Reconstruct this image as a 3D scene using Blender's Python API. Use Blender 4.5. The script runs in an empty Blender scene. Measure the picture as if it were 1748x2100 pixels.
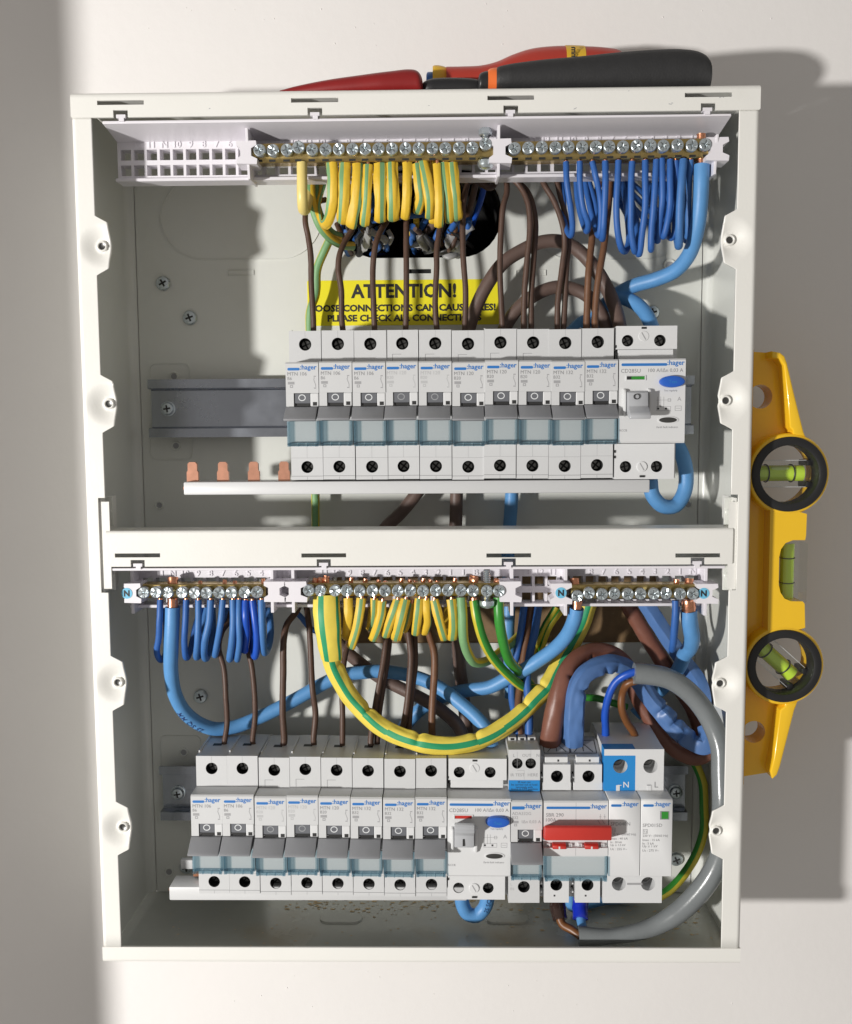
import bpy, bmesh, math, random
from mathutils import Vector, Matrix, noise
from mathutils.geometry import tessellate_polygon
random.seed(7)
sc = bpy.context.scene
COL = sc.collection

# ------------------------------------------------------------------ camera, light, exposure
CAM_D = 580.0                       # camera distance from the wall, mm
PITCH, YAW, ROLL = 0.08701661, 0.01615175, -0.00642897
FPX, CX, CY = 1930.0, 874.0, 1050.0  # focal length and centre on a 1748 x 2100 picture


def cam_axes():
    cp, sp = math.cos(PITCH), math.sin(PITCH)
    cy, sy = math.cos(YAW), math.sin(YAW)
    cr, sr = math.cos(ROLL), math.sin(ROLL)
    right, up, fw = Vector((1, 0, 0)), Vector((0, sp, cp)), Vector((0, cp, -sp))
    m = Matrix(((cy, -sy, 0), (sy, cy, 0), (0, 0, 1)))
    right, up, fw = m @ right, m @ up, m @ fw
    return right * cr + up * sr, up * cr - right * sr, fw


AR, AU, AF = cam_axes()
cam = bpy.data.cameras.new('camera')
cam.sensor_fit = 'HORIZONTAL'
cam.sensor_width = 36.0
cam.lens = FPX / 1748.0 * 36.0
cam.clip_start = 0.01
cam.clip_end = 20
cam_o = bpy.data.objects.new('camera', cam)
COL.objects.link(cam_o)
M = Matrix((AR, AU, -AF)).transposed().to_4x4()
M.translation = Vector((0, -CAM_D * .001, 0))
cam_o.matrix_world = M
sc.camera = cam_o

world = bpy.data.worlds.new('World')
sc.world = world
world.use_nodes = True
wn = world.node_tree.nodes
bg = wn['Background']
bg.inputs['Color'].default_value = (1.0, 0.953, 0.895, 1)
bg.inputs['Strength'].default_value = 0.285

lamp = bpy.data.lights.new('work_lamp', 'POINT')
lamp.energy = 122
lamp.shadow_soft_size = 0.042
lamp.color = (1.0, 0.974, 0.938)
lamp_o = bpy.data.objects.new('work_lamp', lamp)
COL.objects.link(lamp_o)
lamp_o.location = (-1.16, -1.22, -0.23)

sc.view_settings.view_transform = 'Standard'
sc.view_settings.look = 'None'
sc.view_settings.exposure = 0.0
sc.view_settings.gamma = 1.0
sc.cycles.max_bounces = 8
sc.cycles.transparent_max_bounces = 16
sc.cycles.caustics_reflective = False
sc.cycles.caustics_refractive = False

# ------------------------------------------------------------------ coordinates (mm; d = distance out from the wall)


def U(px, py, d):
    v = AF + AR * ((px - CX) / FPX) - AU * ((py - CY) / FPX)
    t = (CAM_D - d) / v.y
    return Vector((v.x * t, -d, v.z * t))


def reg(ox, oy, s=1.748):
    def f(x, y, d):
        return U((ox + x / s) / 1.72826, (oy + y / s) / 1.72826, d)
    return f


A, B, C = reg(200, 100), reg(1000, 100), reg(1800, 100)
Dd, Ee, F = reg(200, 1100), reg(1000, 1100), reg(1900, 1100, 1.5593)
G, H, I = reg(300, 1900), reg(1000, 1900), reg(1800, 1900)
J, K, L = reg(300, 2500), reg(1000, 2500), reg(1800, 2500)

# ------------------------------------------------------------------ materials
MATS = {}


def mat(name, col, rough=.5, metal=0.0, var=0.0, vscale=30.0, bump=0.0, bscale=400.0, spec=.5, coat=0.0, stain=None, rvar=0.0, sss=0.0):
    m = bpy.data.materials.new(name)
    m.use_nodes = True
    nt = m.node_tree
    b = nt.nodes['Principled BSDF']
    b.inputs['Base Color'].default_value = (*col, 1)
    b.inputs['Roughness'].default_value = rough
    b.inputs['Metallic'].default_value = metal
    b.inputs['Specular IOR Level'].default_value = spec
    b.inputs['Coat Weight'].default_value = coat
    tc = nt.nodes.new('ShaderNodeTexCoord')
    geo = nt.nodes.new('ShaderNodeNewGeometry')
    pos = geo.outputs['Position']
    if var > 0 or stain:
        n = nt.nodes.new('ShaderNodeTexNoise')
        n.inputs['Scale'].default_value = vscale
        n.inputs['Detail'].default_value = 6
        n.inputs['Roughness'].default_value = .65
        nt.links.new(pos, n.inputs['Vector'])
        mr = nt.nodes.new('ShaderNodeMapRange')
        mr.inputs[1].default_value = .25
        mr.inputs[2].default_value = .75
        mr.inputs[3].default_value = 1 - var
        mr.inputs[4].default_value = 1 + var
        nt.links.new(n.outputs['Fac'], mr.inputs[0])
        mx = nt.nodes.new('ShaderNodeMix')
        mx.data_type = 'RGBA'
        mx.blend_type = 'MULTIPLY'
        mx.inputs[0].default_value = 1
        mx.inputs[6].default_value = (*col, 1)
        nt.links.new(mr.outputs[0], mx.inputs[7])
        last = mx.outputs[2]
        if stain:
            scol, sscale, lo, hi, amt = stain
            n2 = nt.nodes.new('ShaderNodeTexNoise')
            n2.inputs['Scale'].default_value = sscale
            n2.inputs['Detail'].default_value = 5
            nt.links.new(pos, n2.inputs['Vector'])
            r2 = nt.nodes.new('ShaderNodeMapRange')
            r2.inputs[1].default_value = lo
            r2.inputs[2].default_value = hi
            r2.inputs[3].default_value = 0
            r2.inputs[4].default_value = amt
            nt.links.new(n2.outputs['Fac'], r2.inputs[0])
            m2 = nt.nodes.new('ShaderNodeMix')
            m2.data_type = 'RGBA'
            nt.links.new(r2.outputs[0], m2.inputs[0])
            nt.links.new(last, m2.inputs[6])
            m2.inputs[7].default_value = (*scol, 1)
            last = m2.outputs[2]
        nt.links.new(last, b.inputs['Base Color'])
        if rvar:
            r3 = nt.nodes.new('ShaderNodeMapRange')
            r3.inputs[1].default_value = .3
            r3.inputs[2].default_value = .7
            r3.inputs[3].default_value = max(.02, rough - rvar)
            r3.inputs[4].default_value = rough + rvar
            nt.links.new(n.outputs['Fac'], r3.inputs[0])
            nt.links.new(r3.outputs[0], b.inputs['Roughness'])
    if bump > 0:
        n = nt.nodes.new('ShaderNodeTexNoise')
        n.inputs['Scale'].default_value = bscale
        n.inputs['Detail'].default_value = 3
        nt.links.new(pos, n.inputs['Vector'])
        bp = nt.nodes.new('ShaderNodeBump')
        bp.inputs['Strength'].default_value = bump
        bp.inputs['Distance'].default_value = .0006
        nt.links.new(n.outputs['Fac'], bp.inputs['Height'])
        nt.links.new(bp.outputs['Normal'], b.inputs['Normal'])
    MATS[name] = m
    return m


def clear_mat(name, tint, gloss_rough=.08, mixf=.1):
    m = bpy.data.materials.new(name)
    m.use_nodes = True
    nt = m.node_tree
    nt.nodes.clear()
    o = nt.nodes.new('ShaderNodeOutputMaterial')
    t = nt.nodes.new('ShaderNodeBsdfTransparent')
    t.inputs['Color'].default_value = (*tint, 1)
    g = nt.nodes.new('ShaderNodeBsdfGlossy')
    g.inputs['Roughness'].default_value = gloss_rough
    g.inputs['Color'].default_value = (.95, .98, 1, 1)
    fr = nt.nodes.new('ShaderNodeLayerWeight')
    fr.inputs['Blend'].default_value = .5
    pw = nt.nodes.new('ShaderNodeMath')
    pw.operation = 'POWER'
    pw.inputs[1].default_value = 4.0
    nt.links.new(fr.outputs['Facing'], pw.inputs[0])
    ad = nt.nodes.new('ShaderNodeMath')
    ad.operation = 'MULTIPLY_ADD'
    ad.inputs[1].default_value = .6
    ad.inputs[2].default_value = mixf
    nt.links.new(pw.outputs[0], ad.inputs[0])
    mx = nt.nodes.new('ShaderNodeMixShader')
    nt.links.new(ad.outputs[0], mx.inputs[0])
    nt.links.new(t.outputs[0], mx.inputs[1])
    nt.links.new(g.outputs[0], mx.inputs[2])
    nt.links.new(mx.outputs[0], o.inputs[0])
    MATS[name] = m
    return m


mat('wall_paint', (.79, .768, .752), .55, var=.03, vscale=4, bump=.22, bscale=180, spec=.35)
mat('cream_paint', (.80, .79, .75), .36, var=.02, vscale=9, bump=.1, bscale=700, rvar=.08, stain=((.55, .52, .45), 22, .66, .8, .22))
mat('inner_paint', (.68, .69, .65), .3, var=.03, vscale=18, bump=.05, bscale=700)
mat('dirty_paint', (.50, .51, .47), .24, var=.10, vscale=16, bump=.05, bscale=500, rvar=.1, stain=((.40, .31, .18), 15, .50, .70, .75))
mat('device_plastic', (.60, .605, .61), .42, var=.015, vscale=40, bump=.03, bscale=1500)
mat('device_light', (.68, .685, .69), .4, var=.01, vscale=40, bump=.03, bscale=1500)
mat('tray_plastic', (.77, .745, .785), .36, var=.015, vscale=40, bump=.03, bscale=1200)
mat('toggle_grey', (.25, .255, .27), .45, var=.03, vscale=60, bump=.05, bscale=1800)
mat('indicator_grey', (.14, .145, .16), .4)
mat('ring_white', (.72, .74, .75), .5)
mat('ring_faded', (.33, .34, .35), .5)
mat('print_blue', (.022, .17, .50), .5)
mat('print_grey', (.24, .24, .25), .6)
mat('print_mid', (.34, .34, .35), .6)
mat('print_faint', (.47, .475, .48), .6)
mat('print_dark', (.06, .06, .065), .6)
mat('print_navy', (.012, .035, .13), .6)
mat('black_hole', (.008, .008, .008), .8)
mat('hole_dark', (.02, .02, .02), .6)
mat('screw_dark', (.17, .17, .165), .32, 1.0)
mat('zinc', (.58, .64, .67), .32, .85, var=.12, vscale=300, rvar=.1)
mat('zinc_bright', (.62, .69, .72), .27, .85, var=.1, vscale=500, rvar=.08)
mat('rail_steel', (.42, .445, .50), .24, 1.0, var=.12, vscale=18, rvar=.06, bump=.03, bscale=300)
mat('brass', (.56, .42, .17), .3, 1.0, var=.15, vscale=200, rvar=.1)
mat('copper', (.80, .37, .22), .3, 1.0, var=.12, vscale=200, rvar=.08)
mat('copper_dull', (.68, .34, .23), .3, .7, var=.15, vscale=200)
mat('blue_cable', (.10, .285, .57), .46, var=.07, vscale=120, bump=.12, bscale=900)
mat('blue_wire', (.028, .115, .38), .52, var=.1, vscale=200, bump=.08, bscale=1200)
mat('blue_pale', (.05, .165, .42), .52, var=.1, vscale=200, bump=.08, bscale=1200)
mat('blue_deep', (.012, .08, .46), .38, var=.08, vscale=200, bump=.05, bscale=1200)
mat('blue_sleeve', (.085, .178, .40), .4, var=.06, vscale=120, bump=.1, bscale=700)
mat('blue_tape', (.01, .03, .45), .15, var=.1, vscale=200, coat=.3)
mat('brown_wire', (.085, .046, .032), .52, var=.18, vscale=260, bump=.15, bscale=900)
mat('brown_light', (.15, .068, .033), .52, var=.14, vscale=260, bump=.12, bscale=900)
mat('brown_cable', (.125, .082, .068), .5, var=.08, vscale=150, bump=.12, bscale=900)
mat('brown_sleeve', (.19, .075, .05), .42, var=.08, vscale=120, bump=.12, bscale=700)
mat('brown_orange', (.17, .065, .02), .4, var=.08, vscale=200)
mat('brown_tape', (.035, .018, .014), .15, var=.1, vscale=200, coat=.3)
mat('sleeve_yellow', (.72, .47, .035), .52, var=.07, vscale=150, bump=.15, bscale=700)
mat('sleeve_green', (.18, .36, .16), .52, var=.07, vscale=150, bump=.15, bscale=700)
mat('bright_yellow', (.78, .62, .09), .52, var=.05, vscale=150, bump=.12, bscale=700)
mat('bright_green', (.02, .30, .13), .52, var=.05, vscale=150, bump=.12, bscale=700)
mat('pvc_yellow', (.56, .47, .04), .38, var=.07, vscale=150)
mat('pvc_green', (.04, .26, .035), .38, var=.07, vscale=150)
mat('pale_yellow', (.80, .64, .22), .4, var=.04, vscale=150)
mat('grey_cable', (.185, .20, .205), .24, var=.06, vscale=120, bump=.08, bscale=900)
mat('grey_sheath', (.33, .33, .33), .5, var=.15, vscale=150)
mat('black_plastic', (.016, .016, .017), .42, var=.1, vscale=100, bump=.1, bscale=900)
mat('black_rubber', (.022, .022, .023), .6, var=.15, vscale=200, bump=.25, bscale=900)
mat('red_plastic', (.52, .035, .025), .42, var=.05, vscale=100, bump=.05, bscale=900)
mat('red_grip', (.42, .04, .025), .38, var=.05, vscale=90, bump=.05, bscale=900)
mat('red_dark', (.24, .012, .012), .38, var=.08, vscale=90, bump=.05, bscale=900)
mat('orange_plastic', (.85, .18, .04), .4)
mat('collar_yellow', (.75, .45, .03), .4)
mat('collar_blue', (.03, .13, .45), .4)
mat('level_yellow', (.87, .53, .02), .2, var=.03, vscale=40, coat=.35, bump=.05, bscale=400)
mat('level_base', (.55, .27, .006), .4, var=.05, vscale=40)
mat('label_yellow', (.86, .76, .015), .5, var=.02, vscale=60)
mat('label_cyan', (.16, .50, .72), .5)
MATS['print_dark'].node_tree.nodes['Principled BSDF'].inputs['Base Color'].default_value = (.022, .022, .024, 1)
mat('label_blue', (.02, .24, .60), .45)
mat('test_blue', (.02, .11, .50), .35)
mat('window_green', (.03, .25, .03), .4)
mat('plywood', (.20, .125, .06), .6, var=.3, vscale=60, bump=.2, bscale=200, stain=((.42, .33, .2), 90, .6, .7, .5))
mat('sawdust', (.62, .47, .27), .8, var=.3, vscale=300)
mat('lime_fluid', (.62, .88, .05), .12, var=.03, vscale=100, spec=.6, coat=.4)
mat('bubble', (.62, .78, .25), .1, coat=.5)
clear_mat('holder_clear', (.94, .963, .968), .1, .05)
clear_mat('holder_edge', (.86, .93, .95), .06, .08)
clear_mat('holder_dark', (.68, .79, .84), .06, .1)
clear_mat('vial_clear', (.97, .98, .975), .05, .07)

# ------------------------------------------------------------------ mesh helpers


class MB:
    def __init__(self):
        self.v, self.f, self.m, self.mats = [], [], [], []

    def mi(self, m):
        if m not in self.mats:
            self.mats.append(m)
        return self.mats.index(m)

    def add(self, verts, faces, m):
        o = len(self.v)
        self.v += [Vector(p) for p in verts]
        k = self.mi(m)
        for f in faces:
            self.f.append([o + i for i in f])
            self.m.append(k)
        return self

    def addbm(self, bm, m):
        bm.verts.index_update()
        self.add([v.co.copy() for v in bm.verts], [[v.index for v in f.verts] for f in bm.faces], m)
        bm.free()
        return self

    # axis box in mm: x range, d range (out of the wall), z range
    def box(self, x0, x1, d0, d1, z0, z1, m, bev=0.0, seg=2):
        bm = bmesh.new()
        vs = [bm.verts.new((x, -d, z)) for x in (x0, x1) for d in (d0, d1) for z in (z0, z1)]
        for q in ((0, 1, 3, 2), (4, 6, 7, 5), (0, 4, 5, 1), (2, 3, 7, 6), (0, 2, 6, 4), (1, 5, 7, 3)):
            bm.faces.new([vs[i] for i in q])
        bmesh.ops.recalc_face_normals(bm, faces=bm.faces)
        if bev:
            bmesh.ops.bevel(bm, geom=bm.edges[:], offset=bev, segments=seg, profile=.5, affect='EDGES')
        return self.addbm(bm, m)

    # profile [(d, z)] pushed along x
    def prism(self, prof, x0, x1, m, bev=0.0, seg=2):
        bm = bmesh.new()
        a = [bm.verts.new((x0, -d, z)) for d, z in prof]
        b = [bm.verts.new((x1, -d, z)) for d, z in prof]
        bm.faces.new(a)
        bm.faces.new(b[::-1])
        n = len(prof)
        for i in range(n):
            bm.faces.new((a[i], b[i], b[(i + 1) % n], a[(i + 1) % n]))
        bmesh.ops.recalc_face_normals(bm, faces=bm.faces)
        if bev:
            bmesh.ops.bevel(bm, geom=bm.edges[:], offset=bev, segments=seg, profile=.5, affect='EDGES')
        return self.addbm(bm, m)

    # flat outline with holes in x/z, pushed from d0 to d1 (d1 faces the viewer)
    def plate(self, loops, d0, d1, m, back=True, wall_m=None, chamfer=0.0):
        loops = [[(p[0], p[1]) for p in lp] for lp in loops]
        tris = tessellate_polygon([[Vector((x, z, 0)) for x, z in lp] for lp in loops])
        flat = [p for lp in loops for p in lp]
        vf = [(x, -d1, z) for x, z in flat]
        vb = [(x, -d0, z) for x, z in flat]

        def face(t, rev):
            a, b, c = (flat[i] for i in t)
            ar = (b[0] - a[0]) * (c[1] - a[1]) - (b[1] - a[1]) * (c[0] - a[0])
            t = list(t)
            return t if (ar > 0) != rev else t[::-1]
        self.add(vf, [face(t, False) for t in tris], m)
        if back:
            self.add(vb, [face(t, True) for t in tris], m)
        o = 0
        for k, lp in enumerate(loops):
            n = len(lp)
            area = sum(lp[i][0] * lp[(i + 1) % n][1] - lp[(i + 1) % n][0] * lp[i][1] for i in range(n))
            ccw = area > 0
            fs = []
            for i in range(n):
                j = (i + 1) % n
                q = [i, j, n + j, n + i]
                want = ccw if k == 0 else not ccw
                fs.append(q[::-1] if want else q)
            self.add([vf[o + i] for i in range(n)] + [vb[o + i] for i in range(n)], fs, (wall_m or m) if k else m)
            o += n
        return self

    # disc / cylinder along d
    def cyl(self, x, z, r, d0, d1, m, n=20, bev=0.0, r2=None):
        r2 = r if r2 is None else r2
        rings = [(r, d0)]
        if bev:
            rings += [(r2, d1 - bev), (r2 - bev * .4, d1 - bev * .3), (r2 - bev, d1)]
        else:
            rings += [(r2, d1)]
        return self.lathe(x, z, rings, m, n)

    # profile [(r, d)] turned about an axis along d, closed at the last ring
    def lathe(self, x, z, prof, m, n=20, cap=True, sx=1.0, sz=1.0):
        vs, fs = [], []
        for r, d in prof:
            for i in range(n):
                t = 2 * math.pi * i / n
                vs.append((x + r * math.cos(t) * sx, -d, z + r * math.sin(t) * sz))
        for k in range(len(prof) - 1):
            for i in range(n):
                j = (i + 1) % n
                fs.append((k * n + i, k * n + j, (k + 1) * n + j, (k + 1) * n + i))
        if cap:
            fs.append([(len(prof) - 1) * n + i for i in range(n)])
        return self.add(vs, fs, m)

    def text(self, s, x, z, d, m, w=None, h=None, bold=0.0, depth=0.0, align='L'):
        vs, fs, tw, th = text_mesh(s, bold, depth)
        if w is None and h is not None:
            sx = sz = h / th
        elif h is None:
            sx = sz = w / tw
        else:
            sx, sz = w / tw, h / th
        ox = {'L': 0, 'C': -tw * sx / 2, 'R': -tw * sx}[align]
        self.add([(x + ox + a * sx, -d - c, z + b * sz) for a, b, c in vs], fs, m)
        return self

    def build(self, name, parent=None, smooth=35, origin=None):
        me = bpy.data.meshes.new(name)
        if origin is None:
            if parent is not None:
                origin = Vector((0, 0, 0))
                p = parent
                while p is not None:
                    origin += p.location * 1000
                    p = p.parent
            else:
                mn = [min(v[i] for v in self.v) for i in range(3)]
                mx = [max(v[i] for v in self.v) for i in range(3)]
                origin = Vector(((mn[0] + mx[0]) / 2, (mn[1] + mx[1]) / 2, mn[2]))
        me.from_pydata([tuple((v - origin) * .001) for v in self.v], [], self.f)
        for m in self.mats:
            me.materials.append(MATS[m])
        me.polygons.foreach_set('material_index', self.m)
        if smooth:
            me.polygons.foreach_set('use_smooth', [True] * len(me.polygons))
            me.update()
            me.set_sharp_from_angle(angle=math.radians(smooth))
        me.update()
        o = bpy.data.objects.new(name, me)
        COL.objects.link(o)
        if parent is not None:
            o.parent = parent
        else:
            o.location = origin * .001
        return o


_TX = {}


def text_mesh(s, bold, depth):
    key = (s, bold, depth)
    if key in _TX:
        return _TX[key]
    cu = bpy.data.curves.new('lettering', 'FONT')
    cu.body = s
    cu.size = 1
    cu.resolution_u = 2
    cu.offset = bold
    cu.extrude = depth
    ob = bpy.data.objects.new('lettering', cu)
    COL.objects.link(ob)
    bpy.context.view_layer.update()
    me = bpy.data.meshes.new_from_object(ob.evaluated_get(bpy.context.evaluated_depsgraph_get()))
    vs = [v.co.copy() for v in me.vertices]
    fs = [list(p.vertices) for p in me.polygons]
    x0 = min(v.x for v in vs)
    y0 = min(v.y for v in vs)
    x1 = max(v.x for v in vs)
    y1 = max(v.y for v in vs)
    vs = [(v.x - x0, v.y - y0, v.z) for v in vs]
    bpy.data.objects.remove(ob)
    bpy.data.curves.remove(cu)
    bpy.data.meshes.remove(me)
    _TX[key] = (vs, fs, x1 - x0, y1 - y0)
    return _TX[key]


def tag(o, label=None, cat=None, group=None, kind=None):
    if label:
        o['label'] = label
    if cat:
        o['category'] = cat
    if group:
        o['group'] = group
    if kind:
        o['kind'] = kind
    return o


def empty(name, loc, label=None, cat=None, group=None):
    o = bpy.data.objects.new(name, None)
    o.empty_display_size = .01
    COL.objects.link(o)
    o.location = Vector(loc) * .001
    return tag(o, label, cat, group)


def copy_tree(o, parent=None):
    c = o.copy()
    COL.objects.link(c)
    c.parent = parent
    for ch in list(o.children):
        copy_tree(ch, c)
    return c


def ellipse(x, z, rx, rz, n=28):
    return [(x + rx * math.cos(2 * math.pi * i / n), z + rz * math.sin(2 * math.pi * i / n)) for i in range(n)]


def rect(x0, x1, z0, z1):
    return [(x0, z0), (x1, z0), (x1, z1), (x0, z1)]


def rrect(x0, x1, z0, z1, r, n=6):
    out = []
    for cx, cz, a in ((x1 - r, z0 + r, -90), (x1 - r, z1 - r, 0), (x0 + r, z1 - r, 90), (x0 + r, z0 + r, 180)):
        for i in range(n + 1):
            t = math.radians(a + 90 * i / n)
            out.append((cx + r * math.cos(t), cz + r * math.sin(t)))
    return out


def catmull(pts, step=1.6):
    pts = [Vector(p) for p in pts]
    p = [pts[0] * 2 - pts[1]] + pts + [pts[-1] * 2 - pts[-2]]
    out = []
    for i in range(1, len(p) - 2):
        a, b, c, d = p[i - 1:i + 3]
        # centripetal parametrisation keeps tight bends round
        t0 = 0
        t1 = t0 + max(.01, (b - a).length) ** .5
        t2 = t1 + max(.01, (c - b).length) ** .5
        t3 = t2 + max(.01, (d - c).length) ** .5
        n = max(3, int((c - b).length / step))
        for k in range(n):
            t = t1 + (t2 - t1) * k / n
            A1 = a * ((t1 - t) / (t1 - t0)) + b * ((t - t0) / (t1 - t0))
            A2 = b * ((t2 - t) / (t2 - t1)) + c * ((t - t1) / (t2 - t1))
            A3 = c * ((t3 - t) / (t3 - t2)) + d * ((t - t2) / (t3 - t2))
            B1 = A1 * ((t2 - t) / (t2 - t0)) + A2 * ((t - t0) / (t2 - t0))
            B2 = A2 * ((t3 - t) / (t3 - t1)) + A3 * ((t - t1) / (t3 - t1))
            out.append(B1 * ((t2 - t) / (t2 - t1)) + B2 * ((t - t1) / (t2 - t1)))
    out.append(pts[-1])
    return out


def frames(path, ref=Vector((0, -1, 0))):
    n = len(path)
    T = []
    for i in range(n):
        a = path[max(0, i - 1)]
        b = path[min(n - 1, i + 1)]
        T.append((b - a).normalized())
    N = []
    v = ref - T[0] * ref.dot(T[0])
    if v.length < .05:
        v = Vector((1, 0, 0)) - T[0] * T[0].x
    v.normalize()
    for i in range(n):
        v = v - T[i] * v.dot(T[i])
        # drift gently back to facing the reference so flat sleeves keep their face out
        w = ref - T[i] * ref.dot(T[i])
        if w.length > .3:
            v = (v + w.normalized() * .12)
        v.normalize()
        N.append(v.copy())
    return T, N


# a round or flattened tube; stripes = [(material, a0, a1)] in degrees round the section
def tube(mb, pts, r, m, sides=12, flat=1.0, stripes=(), wrinkle=0.0, wfreq=.25, twist=0.0, cap=True, seed=0, step=1.6, creases=(), lens=0.0, poly=0, phase=0.0):
    path = catmull(pts, step)
    total = sum((path[i] - path[i - 1]).length for i in range(1, len(path)))
    cr_ = [(a * total, math.radians(b), c, d_) for a, b, c, d_ in creases]
    T, N = frames(path)
    n = len(path)
    vs = []
    s = 0.0
    for i in range(n):
        if i:
            s += (path[i] - path[i - 1]).length
        u = i / (n - 1)
        if callable(r):
            rr = r(u)
        elif isinstance(r, (list, tuple)):
            x = u * (len(r) - 1)
            k = min(int(x), len(r) - 2)
            rr = r[k] + (r[k + 1] - r[k]) * (x - k)
        else:
            rr = r
        Bn = T[i].cross(N[i])
        for j in range(sides):
            t = 2 * math.pi * j / sides + math.radians(twist) * s
            w = 1.0
            if wrinkle:
                w += wrinkle * noise.noise(Vector((s * wfreq, math.cos(t) * 1.1 + seed * 7.3, math.sin(t) * 1.1)))
                w += wrinkle * .6 * noise.noise(Vector((s * wfreq * 2.7, math.cos(t) * 2 + seed * 3.1, math.sin(t) * 2)))
            for cs, ca, ck, cl in cr_:
                ds = abs(s - cs)
                if ds < cl * 6:
                    q = max(0.0, math.cos(t - ca))
                    w -= ck * q * math.exp(-(ds / cl) ** 1.2)
                    w += ck * .12 * q * math.exp(-((ds - cl * 3) / (cl * 1.5)) ** 2)
            if poly:
                hw = math.pi / poly
                a_ = (t + math.radians(phase) + .25 * math.sin(s * .05)) % (2 * hw)
                w *= .25 + .75 * math.cos(hw) / math.cos(a_ - hw) * 1.06
            cn = math.cos(t)
            if lens:
                cn = math.copysign(abs(cn) ** (1 + lens), cn)
            vs.append(path[i] + (N[i] * cn * flat + Bn * math.sin(t)) * rr * w)
    o = len(mb.v)
    mb.v += vs
    base = mb.mi(m)
    sm = [(mb.mi(q[0]), q[1], q[2]) for q in stripes]
    s = 0.0
    for i in range(n - 1):
        s += (path[i + 1] - path[i]).length
        so = 0.0
        for q_, (cs, ca, ck, cl) in enumerate(cr_):
            if s > cs:
                so = (-1) ** q_ * 5 * math.exp(-((s - cs - 6) / 9) ** 2)
        for j in range(sides):
            k = (j + 1) % sides
            mb.f.append([o + i * sides + j, o + (i + 1) * sides + j, o + (i + 1) * sides + k, o + i * sides + k])
            mm = base
            ang = ((j + .5) * 360 / sides + so) % 360
            for q, a0, a1 in sm:
                if a0 <= ang <= a1 or a0 <= ang - 360 <= a1:
                    mm = q
            mb.m.append(mm)
    if cap:
        mb.f.append([o + j for j in range(sides)])
        mb.m.append(base)
        mb.f.append([o + (n - 1) * sides + j for j in range(sides)][::-1])
        mb.m.append(base)
    return mb


# lettering wrapped on a tube that follows pts: starts at arc length s0, centred on angle a0 (degrees from the face)
def wrap_text(mb, s, pts, r, s0, a0, h, m, flip=False, bold=.01):
    vs, fs, tw, th = text_mesh(s, bold, 0)
    k = h / th
    path = catmull(pts)
    T, N = frames(path)
    acc = [0]
    for i in range(1, len(path)):
        acc.append(acc[-1] + (path[i] - path[i - 1]).length)
    out = []
    for a, b, c in vs:
        q = s0 + (tw - a if flip else a) * k
        y = (th / 2 - b if flip else b - th / 2) * k
        i = 0
        while i < len(acc) - 2 and acc[i + 1] < q:
            i += 1
        f = (q - acc[i]) / max(1e-6, acc[i + 1] - acc[i])
        p = path[i].lerp(path[i + 1], f)
        nn = N[i].lerp(N[i + 1], f).normalized()
        bb = T[i].cross(nn)
        t = math.radians(a0) - y / r
        out.append(p + (nn * math.cos(t) + bb * math.sin(t)) * (r + .12))
    mb.add(out, fs, m)
    return mb

# ================================================================== setting: wall
BX0, BX1, BZ0, BZ1, RIM = -190.7, 164.4, -296.3, 174.9, 80.0
hp = [U(x, y, 0) for x, y in ((690, 372), (1028, 528))]
HOLE = rrect(hp[0].x, hp[1].x, hp[1].z, hp[0].z + 6, 24, 8)
wall = MB().plate([rect(-1500, 1500, -1500, 1500), HOLE[::-1]], -90, 0, 'wall_paint', back=False, wall_m='black_hole')
wall_o = wall.build('wall', smooth=0, origin=Vector((0, 0, 0)))
tag(wall_o, kind='structure')
wb = MB().box(-150, 150, -96, -90, 0, 250, 'black_hole').build('wall_cavity', smooth=0)
tag(wb, kind='structure')
shadow_post = MB().box(-462, -387, 196, 220, -1400, 1400, 'wall_paint').build('unseen_shadow_post', smooth=0)  # unseen post, added to cast the soft shadow band on the left wall
tag(shadow_post, kind='structure')
# little paint specks on the wall
sp = MB()
for i in range(34):
    x, y = random.uniform(160, 1700), random.choice([random.uniform(5, 95), random.uniform(1990, 2090)])
    p = U(x, y, 0)
    r = random.uniform(.25, .6)
    sp.lathe(p.x, p.z, [(r, 0), (r * .7, .25), (r * .2, .35)], 'wall_paint', 8)
tag(sp.build('wall_specks', parent=wall_o), kind='stuff')

# ================================================================== enclosure
enc = empty('consumer_unit_enclosure', ((BX0 + BX1) / 2, 0, BZ0),
            'open cream painted steel electrical enclosure with two bays fixed to the wall', 'enclosure')
TH = 1.4
# back panel with cable opening and slots
c1 = U(862, 556, 2)
oa, ob = U(690, 1178, 2), U(1345, 1318, 2)
OPEN = rrect(oa.x, ob.x, ob.z, oa.z, 4, 4)
loops = [rect(BX0 + 7.1, BX1 - 7.1, BZ0 + 2, BZ1 - 2), HOLE[::-1], OPEN[::-1], rect(c1.x - 6.6, c1.x + 6.6, c1.z - 1.3, c1.z + 1.3)]
MB().plate(loops, .6, 2, 'inner_paint').build('back_panel', enc, smooth=0)
MB().box(c1.x - 7, c1.x + 7, .1, .5, c1.z - 1.8, c1.z + 1.8, 'black_hole').build('slot_shade_fill', enc, smooth=0)  # black plate that paints the dark behind the cut slot
s1 = MB()
s1.box(BX0, BX0 + TH, .6, RIM - 2, BZ0 + 2, BZ1 - 2, 'inner_paint')
s1.build('side_panel', enc, smooth=0)
MB().box(BX1 - TH, BX1, .6, RIM - 2, BZ0 + 2, BZ1 - 2, 'inner_paint').build('side_panel', enc, smooth=0)
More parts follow.
